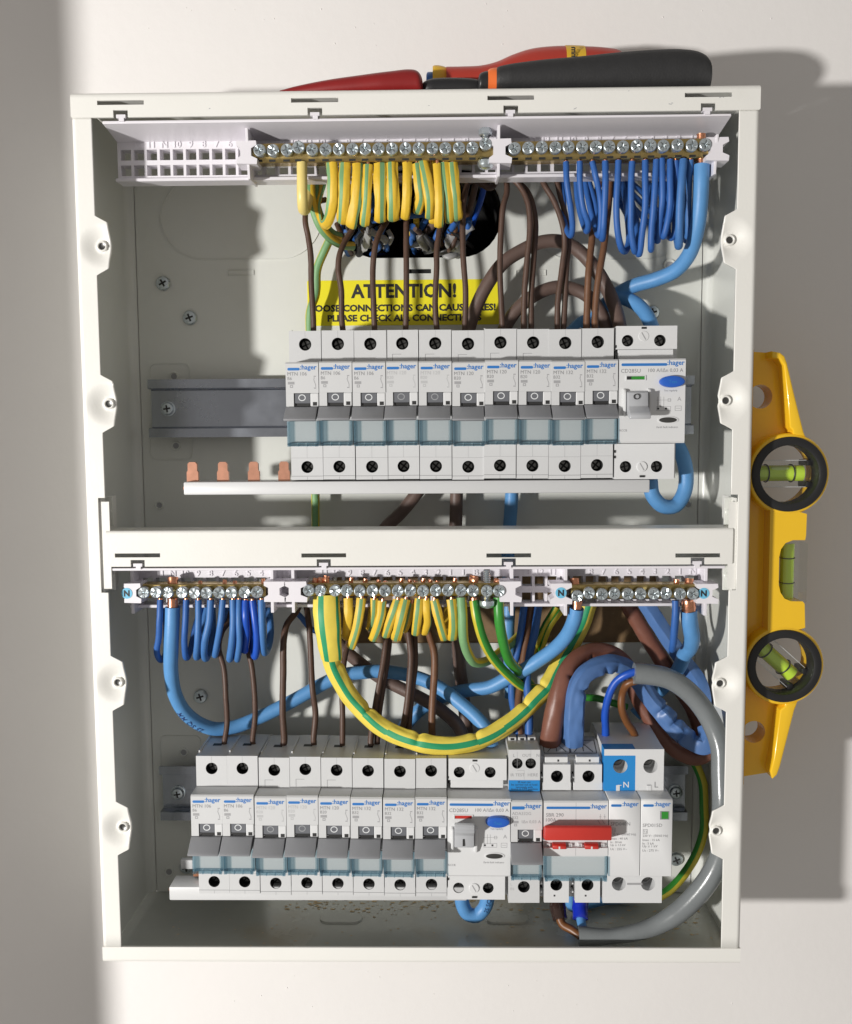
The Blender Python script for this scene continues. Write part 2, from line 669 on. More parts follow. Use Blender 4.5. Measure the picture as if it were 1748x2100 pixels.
for xa, xb in ((BX0 + TH, BX0 + 6.6), (BX1 - TH, BX1 - 6.6)):
    q = MB()
    n = 6
    vs, fs = [], []
    for k in range(n + 1):
        t = math.pi / 2 * k / n
        x = xb + (xa - xb) * math.sin(t)
        d = 2 + 5.2 * (1 - math.cos(t))
        vs += [(x, -d, BZ0 + 2), (x, -d, BZ1 - 2)]
    for k in range(n):
        fs.append((2 * k, 2 * k + 1, 2 * k + 3, 2 * k + 2))
    q.add(vs, fs, 'inner_paint').build('corner_fold', enc)
MB().box(BX0 + .2, BX1 - .2, .6, RIM - 3, BZ1 - TH, BZ1, 'cream_paint').build('top_panel', enc, smooth=0)
MB().box(BX0 + .2, BX1 - .2, .6, RIM - 3, BZ0, BZ0 + TH, 'dirty_paint').build('bottom_panel', enc, smooth=0)


def fold(mb, x0, x1, z, dz, m):   # rounded folded edge between a flange and its panel
    n, r = 5, 2.6
    vs, fs = [], []
    for k in range(n + 1):
        t = math.pi / 2 * k / n
        d = RIM - r + r * math.cos(t)
        zz = z - dz * (r - r * math.sin(t))
        vs += [(x0, -d, zz), (x1, -d, zz)]
    for k in range(n):
        fs.append((2 * k, 2 * k + 1, 2 * k + 3, 2 * k + 2))
    mb.add(vs, fs, m)


def t_notch(cx, z, w=7.6, h=3.6):
    return [(cx - w / 2, z), (cx - w / 2, z + h), (cx + w / 2, z + h), (cx + w / 2, z)]


# top flange
TFZ = U(850, 233, RIM).z
top_sl = [((247, 210), (199, 295)), ((645, 205), (597, 694)), ((1048, 200), (1000, 1096)), ((1454, 194), (1405, 1503))]
out = [(BX0, BZ1 - 2.6), (BX0, TFZ + .6), (BX0 + .6, TFZ)]
notch_x = [U(x, 232, RIM).x for x in (247, 646, 1048, 1453)]
for nx in notch_x:
    out += t_notch(nx, TFZ)
out += [(BX1 - .6, TFZ), (BX1, TFZ + .6), (BX1, BZ1 - 2.6)]
loops = [out]
for (cx, cy), (xa, xb) in top_sl:
    pa, pb = U(xa, cy, RIM), U(xb, cy, RIM)
    zc = (pa.z + pb.z) / 2
    loops.append(rect(pa.x, pb.x, zc - 1.1, zc + 1.1))
q = MB().plate(loops, RIM - TH, RIM, 'cream_paint')
fold(q, BX0, BX1, BZ1, 1, 'cream_paint')
q.build('top_flange', enc)
ck = MB()
cr_ = random.Random(21)
for px_, py_ in ((1375, 213), (1379, 211), (1478, 199), (1484, 199), (430, 222), (880, 216), (1180, 222), (1290, 186)):
    p = U(px_, py_, RIM)
    a_ = cr_.uniform(-.4, .4)
    l_, w_ = cr_.uniform(.5, 1.3), cr_.uniform(.1, .22)
    c_, s_ = math.cos(a_), math.sin(a_)
    ck.add([(p.x + x * c_ - z * s_, -RIM - .03, p.z + x * s_ + z * c_) for x, z in ((-l_, -w_), (0, -w_ * 1.6), (l_, -w_ * .3), (l_ * .6, w_), (-l_ * .5, w_ * 1.2))], [(0, 1, 2, 3, 4)], 'print_faint')
tag(ck.build('paint_chips', enc, smooth=0), kind='stuff')
# bottom flange
BFZ = U(850, 1944, RIM).z
q = MB().plate([[(BX0, BZ0 + 2.6), (BX1, BZ0 + 2.6), (BX1, BFZ), (BX0, BFZ)]], RIM - TH, RIM, 'cream_paint')
fold(q, BX0, BX1, BZ0, -1, 'cream_paint')
q.build('bottom_flange', enc)
# side flanges with pressed screw bosses
nz0, nz1 = U(210, 1216, RIM).z, U(210, 1021, RIM).z


def side_flange(sgn, ys, hx):
    xo = BX0 if sgn > 0 else BX1
    zc = [U(hx[i], y, RIM).z for i, y in enumerate(ys)]
    xc = [U(hx[i], y, RIM).x for i, y in enumerate(ys)]

    def w(z):
        a = 10.6
        if nz0 < z < nz1:
            a = 6.8
        for c in zc:
            t = abs(z - c)
            if t < 15.2:
                a = 10.6 + 6.4 * min(1, (15.2 - t) / 3.4) + .5 * max(0, 1 - t / 12)
        return a
    zs = set([BFZ + .05, TFZ - .05, nz0, nz0 + .05, nz1, nz1 - .05])
    z = BFZ
    while z < TFZ:
        zs.add(z)
        z += 8
    for c in zc:
        k = -17.0
        while k <= 17:
            zs.add(c + k)
            k += .85
    zs = sorted(q for q in zs if BFZ + .04 <= q <= TFZ - .04)
    n = 22
    vs, fs = [], []
    for z in zs:
        ww = w(z)
        for k in range(n + 4):
            if k < 4:      # rolled outer edge
                t = math.pi / 2 * k / 4
                x = 2.2 - 2.2 * math.sin(t)
                x = 2.2 * (1 - math.sin(t))
                d = RIM - .25 - 2.2 * (1 - math.cos(math.pi / 2 - t))
                d = RIM - .25 - 2.2 * (1 - math.sin(t))
                x = 2.2 * (1 - math.cos(t))
                x, d = 2.2 * (1 - math.cos(t)), RIM - .25 - 2.2 * (1 - math.sin(t))
            else:
                x = 2.2 + (ww - 2.2) * (k - 4) / (n - 1)
                d = RIM - .25
                X = xo + sgn * x
                for cx, cz in zip(xc, zc):
                    rr = math.hypot(X - cx, (z - cz))
                    if rr < 12:
                        u = 1 - rr / 12
                        d -= 3.9 * (u * u * (3 - 2 * u))
                        if rr < 3.1:
                            d += .8
            vs.append((xo + sgn * x, -d, z))
    m = n + 4
    for i in range(len(zs) - 1):
        for k in range(m - 1):
            f = (i * m + k, i * m + k + 1, (i + 1) * m + k + 1, (i + 1) * m + k)
            fs.append(f if sgn > 0 else f[::-1])
    o = MB().add(vs, fs, 'cream_paint').build('side_flange', enc, smooth=60)
    md = o.modifiers.new('thickness', 'SOLIDIFY')
    md.thickness = .0012
    md.offset = -1
    for cx, cz in zip(xc, zc):
        b = MB()
        b.lathe(cx, cz, [(3.1, RIM - 4), (2.75, RIM - 2.1), (2.3, RIM - 1.8), (1.9, RIM - 2.05), (1.75, RIM - 3.4)], 'cream_paint', 20, cap=False)
        b.lathe(cx, cz, [(1.8, RIM - 2.9), (1.2, RIM - 3.1)], 'screw_dark', 10)
        b.build('screw_boss', enc)


side_flange(1, (503, 828, 1402, 1700), (206, 220, 239, 249))
side_flange(-1, (490, 821, 1404, 1708), (1500, 1492, 1480, 1472))

# crossbar between the bays
cz1, cz0 = U(860, 1086, RIM).z, U(860, 1160, RIM).z
cx0, cx1 = U(217, 1120, RIM).x, U(1504, 1120, RIM).x
out = [(cx0, cz0 + .5), (cx0, cz1 - 1.5), (cx1, cz1 - 1.5), (cx1, cz0 + .5), (cx1 - .8, cz0)]
nb = [U(x, 1158, RIM).x for x in (282, 664, 1044, 1432)]
for nx in nb[::-1]:
    out += t_notch(nx, cz0)[::-1]
out += [(cx0 + .8, cz0)]
loops = [out]
for xa, xb in ((235, 328), (618, 710), (998, 1090), (1386, 1479)):
    pa, pb = U(xa, 1139.5, RIM), U(xb, 1139.5, RIM)
    loops.append(rect(pa.x, pb.x, pa.z - 1.1, pa.z + 1.1))
q = MB().plate(loops, RIM - .4 - TH, RIM - .4, 'cream_paint')
vs, fs = [], []
for k in range(6):
    t = math.pi / 2 * k / 5
    vs += [(cx0, -(RIM - .4 - 1.5 + 1.5 * math.cos(t)), cz1 - 1.5 + 1.5 * math.sin(t)), (cx1, -(RIM - .4 - 1.5 + 1.5 * math.cos(t)), cz1 - 1.5 + 1.5 * math.sin(t))]
for k in range(5):
    fs.append((2 * k, 2 * k + 1, 2 * k + 3, 2 * k + 2))
q.add(vs, fs, 'cream_paint')
q.box(cx0, cx1, 62, RIM - 1.9, cz1 - 1.2, cz1, 'cream_paint')
q.build('crossbar', enc)
for xa, sg in ((207, 1), (1503, -1)):
    b = MB()
    p0, p1 = U(xa, 1021, 77), U(xa, 1214, 77)
    if sg > 0:
        b.box(BX0 + 7.0, BX0 + 7.8, 55, 78, p1.z, p0.z, 'cream_paint')
        b.box(BX0 + 7.8, BX0 + 11.5, 70, 71.2, p1.z, p1.z + 17, 'inner_paint', .3)
        b.box(BX0 + 7.8, BX0 + 11.5, 70, 71.2, p0.z - 16, p0.z, 'inner_paint', .3)
        b.box(BX0 + 5, cx0 + 2, 77.6, 78.5, p1.z + 2, p0.z - 2, 'cream_paint')
        rx = BX0 + 9.4
    else:
        b.box(BX1 - 7.8, BX1 - 7.0, 55, 78, p1.z, p0.z, 'cream_paint')
        b.box(BX1 - 11.5, BX1 - 7.8, 70, 71.2, p1.z, p1.z + 17, 'inner_paint', .3)
        b.box(BX1 - 11.5, BX1 - 7.8, 70, 71.2, p0.z - 16, p0.z, 'inner_paint', .3)
        b.box(cx1 - 2, BX1 - 5, 77.6, 78.5, p1.z + 2, p0.z - 2, 'cream_paint')
        rx = BX1 - 9.4
    for zz in (p1.z + 8, p0.z - 8):
        b.lathe(rx, zz, [(1.7, 71), (1.7, 71.6), (1.2, 72), (.5, 72.1)], 'inner_paint', 14)
    b.build('crossbar_bracket', enc)


# pressed lines of the knockouts
def knock(loop_outer, w, name='knockout', d=2.0, up=.6, m='inner_paint'):
    cx = sum(p[0] for p in loop_outer) / len(loop_outer)
    cz = sum(p[1] for p in loop_outer) / len(loop_outer)
    inner = []
    for x, z in loop_outer:
        l = math.hypot(x - cx, z - cz)
        inner.append((x - (x - cx) / l * w, z - (z - cz) / l * w))
    MB().plate([loop_outer, inner[::-1]], d + .02, d + up, m, back=False).build(name, enc)


a, b = U(325, 362, 2), U(663, 531, 2)
knock(rrect(a.x, b.x, b.z, a.z, 26, 10), .55)
a, b = U(1088, 362, 2), U(1420, 531, 2)
knock(rrect(a.x, b.x, b.z, a.z, 26, 10), .55)
for xa, ya, xb, yb in ((306, 745, 392, 820), (306, 860, 396, 943), (328, 1508, 414, 1590)):
    a, b = U(xa, ya, 2), U(xb, yb, 2)
    knock(rrect(a.x, b.x, b.z, a.z, 4, 4), .5, 'pressed_pad')
for xa, ya, xb, yb in ((467, 554, 521, 564), (1058, 554, 1120, 565)):
    a, b = U(xa, ya, 2), U(xb, yb, 2)
    knock(rect(a.x, b.x, b.z, a.z), .45, 'blind_slot')
# pressed knockouts on the floor of the box
for x in (700, 1040):
    p = U(x, 1866, 34)
    q = MB()
    lp = rrect(p.x - 13, p.x + 13, -40, -28, 5, 5)
    vs = [(x_, d_, BZ0 + TH + .02) for x_, d_ in lp] + [(p.x + (x_ - p.x) * .96, d_ + (-34 - d_) * .08, BZ0 + TH + .9) for x_, d_ in lp]
    n = len(lp)
    fs = [(i, (i + 1) % n, n + (i + 1) % n, n + i) for i in range(n)] + [[n + i for i in range(n)]]
    q.add(vs, fs, 'dirty_paint').build('bottom_knockout', enc)


# fixing screws in the back panel
def cross_screw(name, x, y, r=4.3, d0=2, h=2.4, parent=enc, m='zinc', rot=0.0, hexw=False, scale=1.0):
    p = U(x, y, d0 + h)
    b = MB()
    if hexw:
        b.lathe(p.x, p.z, [(r * 1.15, d0), (r * 1.15, d0 + .9), (r * 1.05, d0 + 1.1)], m, 24)
    b.lathe(p.x, p.z, [(r, d0), (r, d0 + h * .5), (r * .85, d0 + h * .85), (r * .5, d0 + h)], m, 24)
    for k in range(2):
        t = rot + k * math.pi / 2
        c, s = math.cos(t), math.sin(t)
        w, l = r * .13, r * .55
        q = [(-l, -w), (l, -w), (l, w), (-l, w)]
        b.add([(p.x + a * c - e * s, -(d0 + h + .03 + k * .01), p.z + a * s + e * c) for a, e in q], [(0, 1, 2, 3)], 'hole_dark')
    return b.build(name, parent)


for x, y, rt in ((333, 580, .5), (388, 651, .35), (410, 1430, .3), (1340, 640, .2), (1388, 1765, .4), (381, 1781, .2)):
    cross_screw('fixing_screw', x, y, rot=rt)
for x, y, r in ((357, 772, 2.4), (361, 914, 2.4), (377, 1543, 2.4), (347, 1788, 2.6), (327, 1036, 2.3), (1374, 545, 3.4), (1412, 1035, 2.3), (1366, 1750, 2.3)):
    p = U(x, y, 2)
    b = MB().lathe(p.x, p.z, [(r + .7, 2), (r + .5, 2.7), (r, 2.8), (r - .3, 2.2)], 'inner_paint', 20)
    b.lathe(p.x, p.z, [(r * .75, 2.25), (r * .5, 2.26)], 'print_mid', 16)
    b.build('rivet', enc)
for x, y in ((270, 427), (287, 771), (308, 1416), (314, 1728), (1443, 758), (1457, 1690)):
    left = x < 800
    X = BX0 + TH if left else BX1 - TH
    # find the point of the side panel seen at this pixel
    lo, hi = 0.0, 79.0
    for _ in range(30):
        m_ = (lo + hi) / 2
        px = U(x, y, m_).x
        if (px < X) == left:
            lo = m_
        else:
            hi = m_
    p = U(x, y, lo)
    b = MB()
    s = 1 if left else -1
    vs = [(X + s * .3, p.y + 2 * math.cos(t), p.z + 2 * math.sin(t)) for t in [k * math.pi / 6 for k in range(12)]] + \
         [(X + s * .02, p.y + 2.6 * math.cos(t), p.z + 2.6 * math.sin(t)) for t in [k * math.pi / 6 for k in range(12)]]
    b.add(vs, [list(range(12))] + [(k, (k + 1) % 12, 12 + (k + 1) % 12, 12 + k) for k in range(12)], 'inner_paint')
    b.build('side_dimple', enc)

# ------------------------------------------------------------------ warning sticker
pts = [U(630, 574, 2.4), U(1024, 571, 2.4), U(1024, 665, 2.4), U(631, 668, 2.4)]
x0, x1 = pts[0].x, pts[1].x
z1, z0 = pts[0].z - .4, pts[2].z
st = empty('warning_sticker', ((x0 + x1) / 2, -2.05, z0), 'yellow warning sticker reading ATTENTION on the back of the upper bay', 'sticker')
MB().plate([rrect(x0, x1, z0, z1, .8, 3)], 2.05, 2.25, 'label_yellow').build('label_sheet', st, smooth=0)
t = MB()
pa, pb = U(720, 612, 2.4), U(936, 580, 2.4)
t.text('ATTENTION!', pa.x, pa.z, 2.32, 'print_dark', w=pb.x - pa.x, h=pb.z - pa.z, bold=.035)
pa, pb = U(637, 640, 2.4), U(1017, 622, 2.4)
t.text('LOOSE CONNECTIONS CAN CAUSE FIRES!', pa.x, pa.z, 2.32, 'print_dark', w=pb.x - pa.x, h=4.4, bold=.045)
pa, pb = U(672, 660, 2.4), U(988, 643, 2.4)
t.text('PLEASE CHECK ALL CONNECTIONS', pa.x, pa.z, 2.32, 'print_dark', w=pb.x - pa.x, h=4.2, bold=.045)
t.build('lettering', st, smooth=0)

# ------------------------------------------------------------------ DIN rails
ZU, ZL = 13.8, -222.8


def din_rail(zc, x0, x1, lab):
    e = empty('mounting_rail', ((x0 + x1) / 2, -8, zc - 17.5), lab, 'rail', 'mounting rails')
    w = 17.3
    prof = [(15, w), (15, w - 5.2), (14.2, w - 5.6), (9.2, w - 5.9), (8.4, w - 6.4), (8.4, -w + 6.4), (9.2, -w + 5.9), (14.2, -w + 5.6), (15, -w + 5.2), (15, -w),
            (14, -w), (14, -w + 4.2), (13.4, -w + 4.6), (8.6, -w + 4.9), (7.4, -w + 5.8), (7.4, w - 5.8), (8.6, w - 4.9), (13.4, w - 4.6), (14, w - 4.2), (14, w)]
    MB().prism([(d, z + zc) for d, z in prof], x0, x1, 'rail_steel').build('rail_profile', e, smooth=25)
    # a thin pressed line along the middle
    MB().box(x0 + 12, x1, 8.4, 8.62, zc - .25, zc + .15, 'rail_steel').build('pressed_line', e, smooth=0)
    return e


xr0, xr1 = U(304, 838, 15).x, U(1424, 838, 15).x
ru = din_rail(ZU, xr0, xr1, 'zinc plated mounting rail carrying the upper breaker row')
rl = din_rail(ZL - 1.5, U(328, 1634, 15).x, U(1411, 1634, 15).x, 'zinc plated mounting rail carrying the lower breaker row')
for root, pts_ in ((ru, ((342, 838),)), (rl, ((363, 1630), (1388, 1628)))):
    for x, y in pts_:
        cross_screw('rail_screw', x, y, r=3.9, d0=8.5, h=3.4, parent=root, rot=.15, hexw=True)

# ================================================================== breakers and other devices (local: x from left edge, z from rail centre, d from wall)
SD, ND = 67.0, 80.0     # shoulder and nose distance from the wall


def shoulder(mb, x0, x1, z0, z1, holes, m='device_plastic', depth=6.0, d=SD, hm='hole_dark', ch=.0):
    mb.plate([rect(x0, x1, z0, z1)] + [ellipse(hx, hz, hr, hr, 24)[::-1] for hx, hz, hr in holes], d - depth, d, m, back=False, wall_m=hm)


def term_screw(parent, x, z, r=2.9, d=SD - 6.0, m='screw_dark', rot=.4, slot=False, lift=2.0, name='terminal_screw'):
    b = MB()
    b.lathe(x, z, [(r + .5, d + .05), (r + .5, d + .1)], 'hole_dark', 16)
    b.lathe(x, z, [(r, d + .1), (r, d + lift - .5), (r * .8, d + lift), (r * .72, d + lift)], m, 16, cap=not False)
    for k in range(1 if slot else 2):
        t = rot + k * math.pi / 2
        c, s = math.cos(t), math.sin(t)
        w, l = r * .15, r * .8
        q = [(-l, -w), (l, -w), (l, w), (-l, w)]
        b.add([(x + a * c - e * s, -(d + lift + .04 + k * .01), z + a * s + e * c) for a, e in q], [(0, 1, 2, 3)], 'black_hole')
    return b.build(name, parent)


def holder(parent, x0, x1, z0, z1):
    """clear hinged label cover: a shallow open shell with darker moulded edges"""
    b = MB()
    d0, d1 = ND - 1.4, ND + 1.2
    b.plate([rrect(x0 + .9, x1 - .9, z0 + 2.0, z1, .8, 3)], d1 - .6, d1, 'holder_clear', wall_m='holder_edge')
    b.build('label_cover', parent, smooth=0)
    e = MB()
    for xa in (x0 + .05, x1 - .5):
        e.box(xa + .08, xa + .36, d0, d1 + .5, z0 + .6, z1 - .2, 'holder_dark')
    for xa in (x0 + .85, x1 - 1.2):
        e.box(xa, xa + .35, d0, d1 + .3, z0 + 1.8, z1 - .4, 'holder_edge')
    e.box(x0 + 1.2, x1 - 1.2, d0, d1 + .3, z0 + 1.55, z0 + 2.0, 'holder_dark')
    e.box(x0 + .6, x1 - .6, d0, d1 + .1, z0 - .1, z0 + .5, 'holder_dark')
    e.box(x0 + .6, x1 - .6, d0, d1 + .05, z0 + .55, z0 + 1.5, 'holder_edge')
    for xa in (x0 + .1, x1 - 1.7, (x0 + x1) / 2 - 2.6, (x0 + x1) / 2 + 2.2):
        e.box(xa, xa + (1.6 if xa < x0 + 1 or xa > x1 - 3 else .4), d0 + .2, d1 + .6, z0 - .15, z0 + 1.6, 'holder_dark')
    e.build('label_cover_frame', parent, smooth=0)


def lever(parent, x0, x1, zt=-1.4, zb=-8.4, out=9.0, m='toggle_grey', name='toggle'):
    b = MB()
    b.prism([(ND - 2, zt + .3), (ND + .6, zt + .1), (ND + out - 1.2, zb + 1.6), (ND + out, zb + .6), (ND + out - .4, zb - .3), (ND + out - 2.4, zb - .2), (ND + .3, zb + 1.2), (ND - 2, zb + 1.8)],
            x0, x1, m, .35, 2)
    return b.build(name, parent)


def circuit_mark(t, x, z, m):   # tiny make-contact symbol
    for dz in (3.2, -3.0):
        t.box(x - .7, x + .5, ND, ND + .05, z + dz - .25, z + dz + .25, m)
    t.add([(x - .9, -ND - .06, z + 1.7), (x - .65, -ND - .06, z + 1.8), (x + .35, -ND - .06, z - 1.0), (x + .1, -ND - .06, z - 1.1)], [(0, 1, 2, 3)], m)
    t.box(x + .15, x + .45, ND, ND + .05, z - 2.6, z - 1.0, m)
    t.box(x - .6, x - .3, ND, ND + .05, z + 1.7, z + 2.8, m)


def make_breaker(model, rating, faded, bracket):
    W = 17.32
    e = empty('circuit_breaker', (0, 0, 0))
    b = MB()
    prof = [(17, 36), (30, 39.8), (SD - 6, 39.8), (SD - 6, 22.3), (ND - .8, 22.3), (ND, 21.5), (ND, 6.0), (ND - 3, 6.0), (ND - 3, -8.8), (ND - 1.5, -8.8), (ND - 1.5, -21.9), (SD - 6, -21.9), (SD - 6, -40.6), (30, -40.6), (17, -36)]
    b.prism(prof, 0, W, 'device_plastic')
    shoulder(b, 0, W, 22.5, 39.8, [(8.75, 32.6, 3.35)])
    shoulder(b, 0, W, -40.6, -22.1, [(8.75, -33.6, 3.3)])
    # cheeks beside the toggle recess
    b.box(0, 4.1, ND - 3, ND, -1.0, 5.98, 'device_plastic')
    b.box(12.9, W, ND - 3, ND, -1.0, 5.98, 'device_light', .4, 1)
    b.box(14.2, 16.4, ND, ND + .04, -.6, 1.3, 'hole_dark')
    b.build('body', e, smooth=30)
    # moulded ridges on the upper face
    MB().box(0, .8, 34, SD - 6.1, 39.8, 40.9, 'device_plastic').build('top_ridge', e, smooth=0)
    MB().box(5.2, 10.2, 45.5, 49.5, 39.8, 39.86, 'hole_dark').build('wire_slot', e, smooth=0)
    r = MB()
    r.box(8.7, 8.82, SD, SD + .04, 36.2, 39.6, 'print_mid')
    r.box(8.7, 8.82, SD, SD + .04, -28.5, -22.4, 'print_mid')
    r.box(0, W, SD, SD + .04, -28.7, -28.55, 'print_mid')
    r.box(0, W, SD, SD + .06, -38.7, -38.45, 'print_grey')
    r.box(8.7, 8.82, SD, SD + .05, -40.6, -38.9, 'print_grey')
    if bracket:
        r.box(3.3, 3.55, SD, SD + .04, 22.6, 27.0, 'print_grey')
        r.box(3.3, 8.2, SD, SD + .04, 26.8, 27.0, 'print_grey')
    tag(r.build('moulded_lines', e, smooth=0), kind='stuff')
    term_screw(e, 8.75, 32.6)
    term_screw(e, 8.75, -33.6, lift=1.0, rot=.9)
    i = MB()
    i.box(4.2, 12.8, ND - 2.8, ND - .6, .6, 5.9, 'indicator_grey', .25, 1)
    i.box(5.2, 12.3, ND - 2.7, ND - 1.4, -1.2, .7, 'hole_dark')
    ind = i.build('toggle_neck', e)
    MB().plate([ellipse(8.4, 3.6, 1.95, 1.75), ellipse(8.4, 3.6, 1.5, 1.3)[::-1]], ND - .62, ND - .52, 'ring_faded' if faded else 'ring_white', back=False).build('off_ring', ind, smooth=0)
    lever(e, -.2, 16.55)
    holder(e, .4, 16.9, -22.0, -8.6)
    t = MB()
    t.plate([rrect(1.0, 7.5, 17.9, 19.3, .6, 3)], ND, ND + .06, 'print_blue', back=False)
    t.text(':hager', 7.75, 17.5, ND + .07, 'print_blue', w=8.7, bold=.02)
    t.build('brand_mark', e, smooth=0)
    t = MB()
    pm = 'print_faint' if faded else 'print_grey'
    pl = 'print_faint' if faded else 'print_mid'
    t.text(model, 1.0, 15.2, ND + .07, pm, w=10.2 * len(model) / 7)
    t.text(rating, 1.0, 12.9, ND + .07, pm, h=1.65)
    t.plate([rect(1.1, 4.6, 10.6, 12.0)], ND, ND + .05, pl, back=False)
    t.plate([rect(2.2, 3.8, 8.8, 10.3), rect(2.6, 3.4, 9.2, 9.9)[::-1]], ND, ND + .05, pl, back=False)
    circuit_mark(t, 15.5, 11.6, pl)
    tag(t.build('rating_print', e, smooth=0), kind='stuff')
    return e


PROTO = {}
PITCH_U, PITCH_L = 17.53, 17.66
SPECU = [('MTN 106', 'B6', False, False)] * 3 + [('MTN 120', 'B20', True, True)] * 2 + [('MTN 120', 'B20', False, True)] * 3 + [('MTN 132', 'B32', False, False)] * 2
SPECL = [('MTN 106', 'B6', False, False)] * 2 + [('MTN 120', 'B20', True, True)] * 2 + [('MTN 120', 'B20', False, True)] + [('MTN 132', 'B32', False, False)] * 3
ORD = ['first', 'second', 'third', 'fourth', 'fifth', 'sixth', 'seventh', 'eighth', 'ninth', 'tenth', 'eleventh', 'twelfth', 'thirteenth', 'fourteenth', 'fifteenth', 'sixteenth']
LSLOPE = -.012
LX0 = -138.9


def lrow(x):     # the lower row sits a touch out of level
    return ZL + 1.0 + LSLOPE * (x - LX0)


def place(spec, loc, ry, lab, grp):
    if spec not in PROTO:
        PROTO[spec] = make_breaker(*spec)
        o = PROTO[spec]
    else:
        o = copy_tree(PROTO[spec])
    jr = random.Random(lab)
    o.location = Vector((loc[0], loc[1] + jr.uniform(-.3, .3), loc[2] + jr.uniform(-.14, .14))) * .001
    o.rotation_euler = (jr.uniform(-.004, .004), ry + jr.uniform(-.004, .004), jr.uniform(-.003, .003))
    tag(o, lab, 'breaker', grp)
    return o


cnt = {}
for i, s in enumerate(SPECU):
    k = 'faded ' if s[2] else ''
    cnt[s] = cnt.get(s, 0) + 1
    place(s, (-81.6 + PITCH_U * i, 0, ZU), 0, 'grey %s circuit breaker with %sprint, %s from the left in the upper row' % (s[1], k, ORD[i]), 'breakers in the upper row')
for i, s in enumerate(SPECL):
    k = 'faded ' if s[2] else ''
    x = LX0 + PITCH_L * i
    place(s, (x, 0, lrow(x)), .006, 'grey %s circuit breaker with %sprint, %s from the left in the lower row' % (s[1], k, ORD[i]), 'breakers in the lower row')


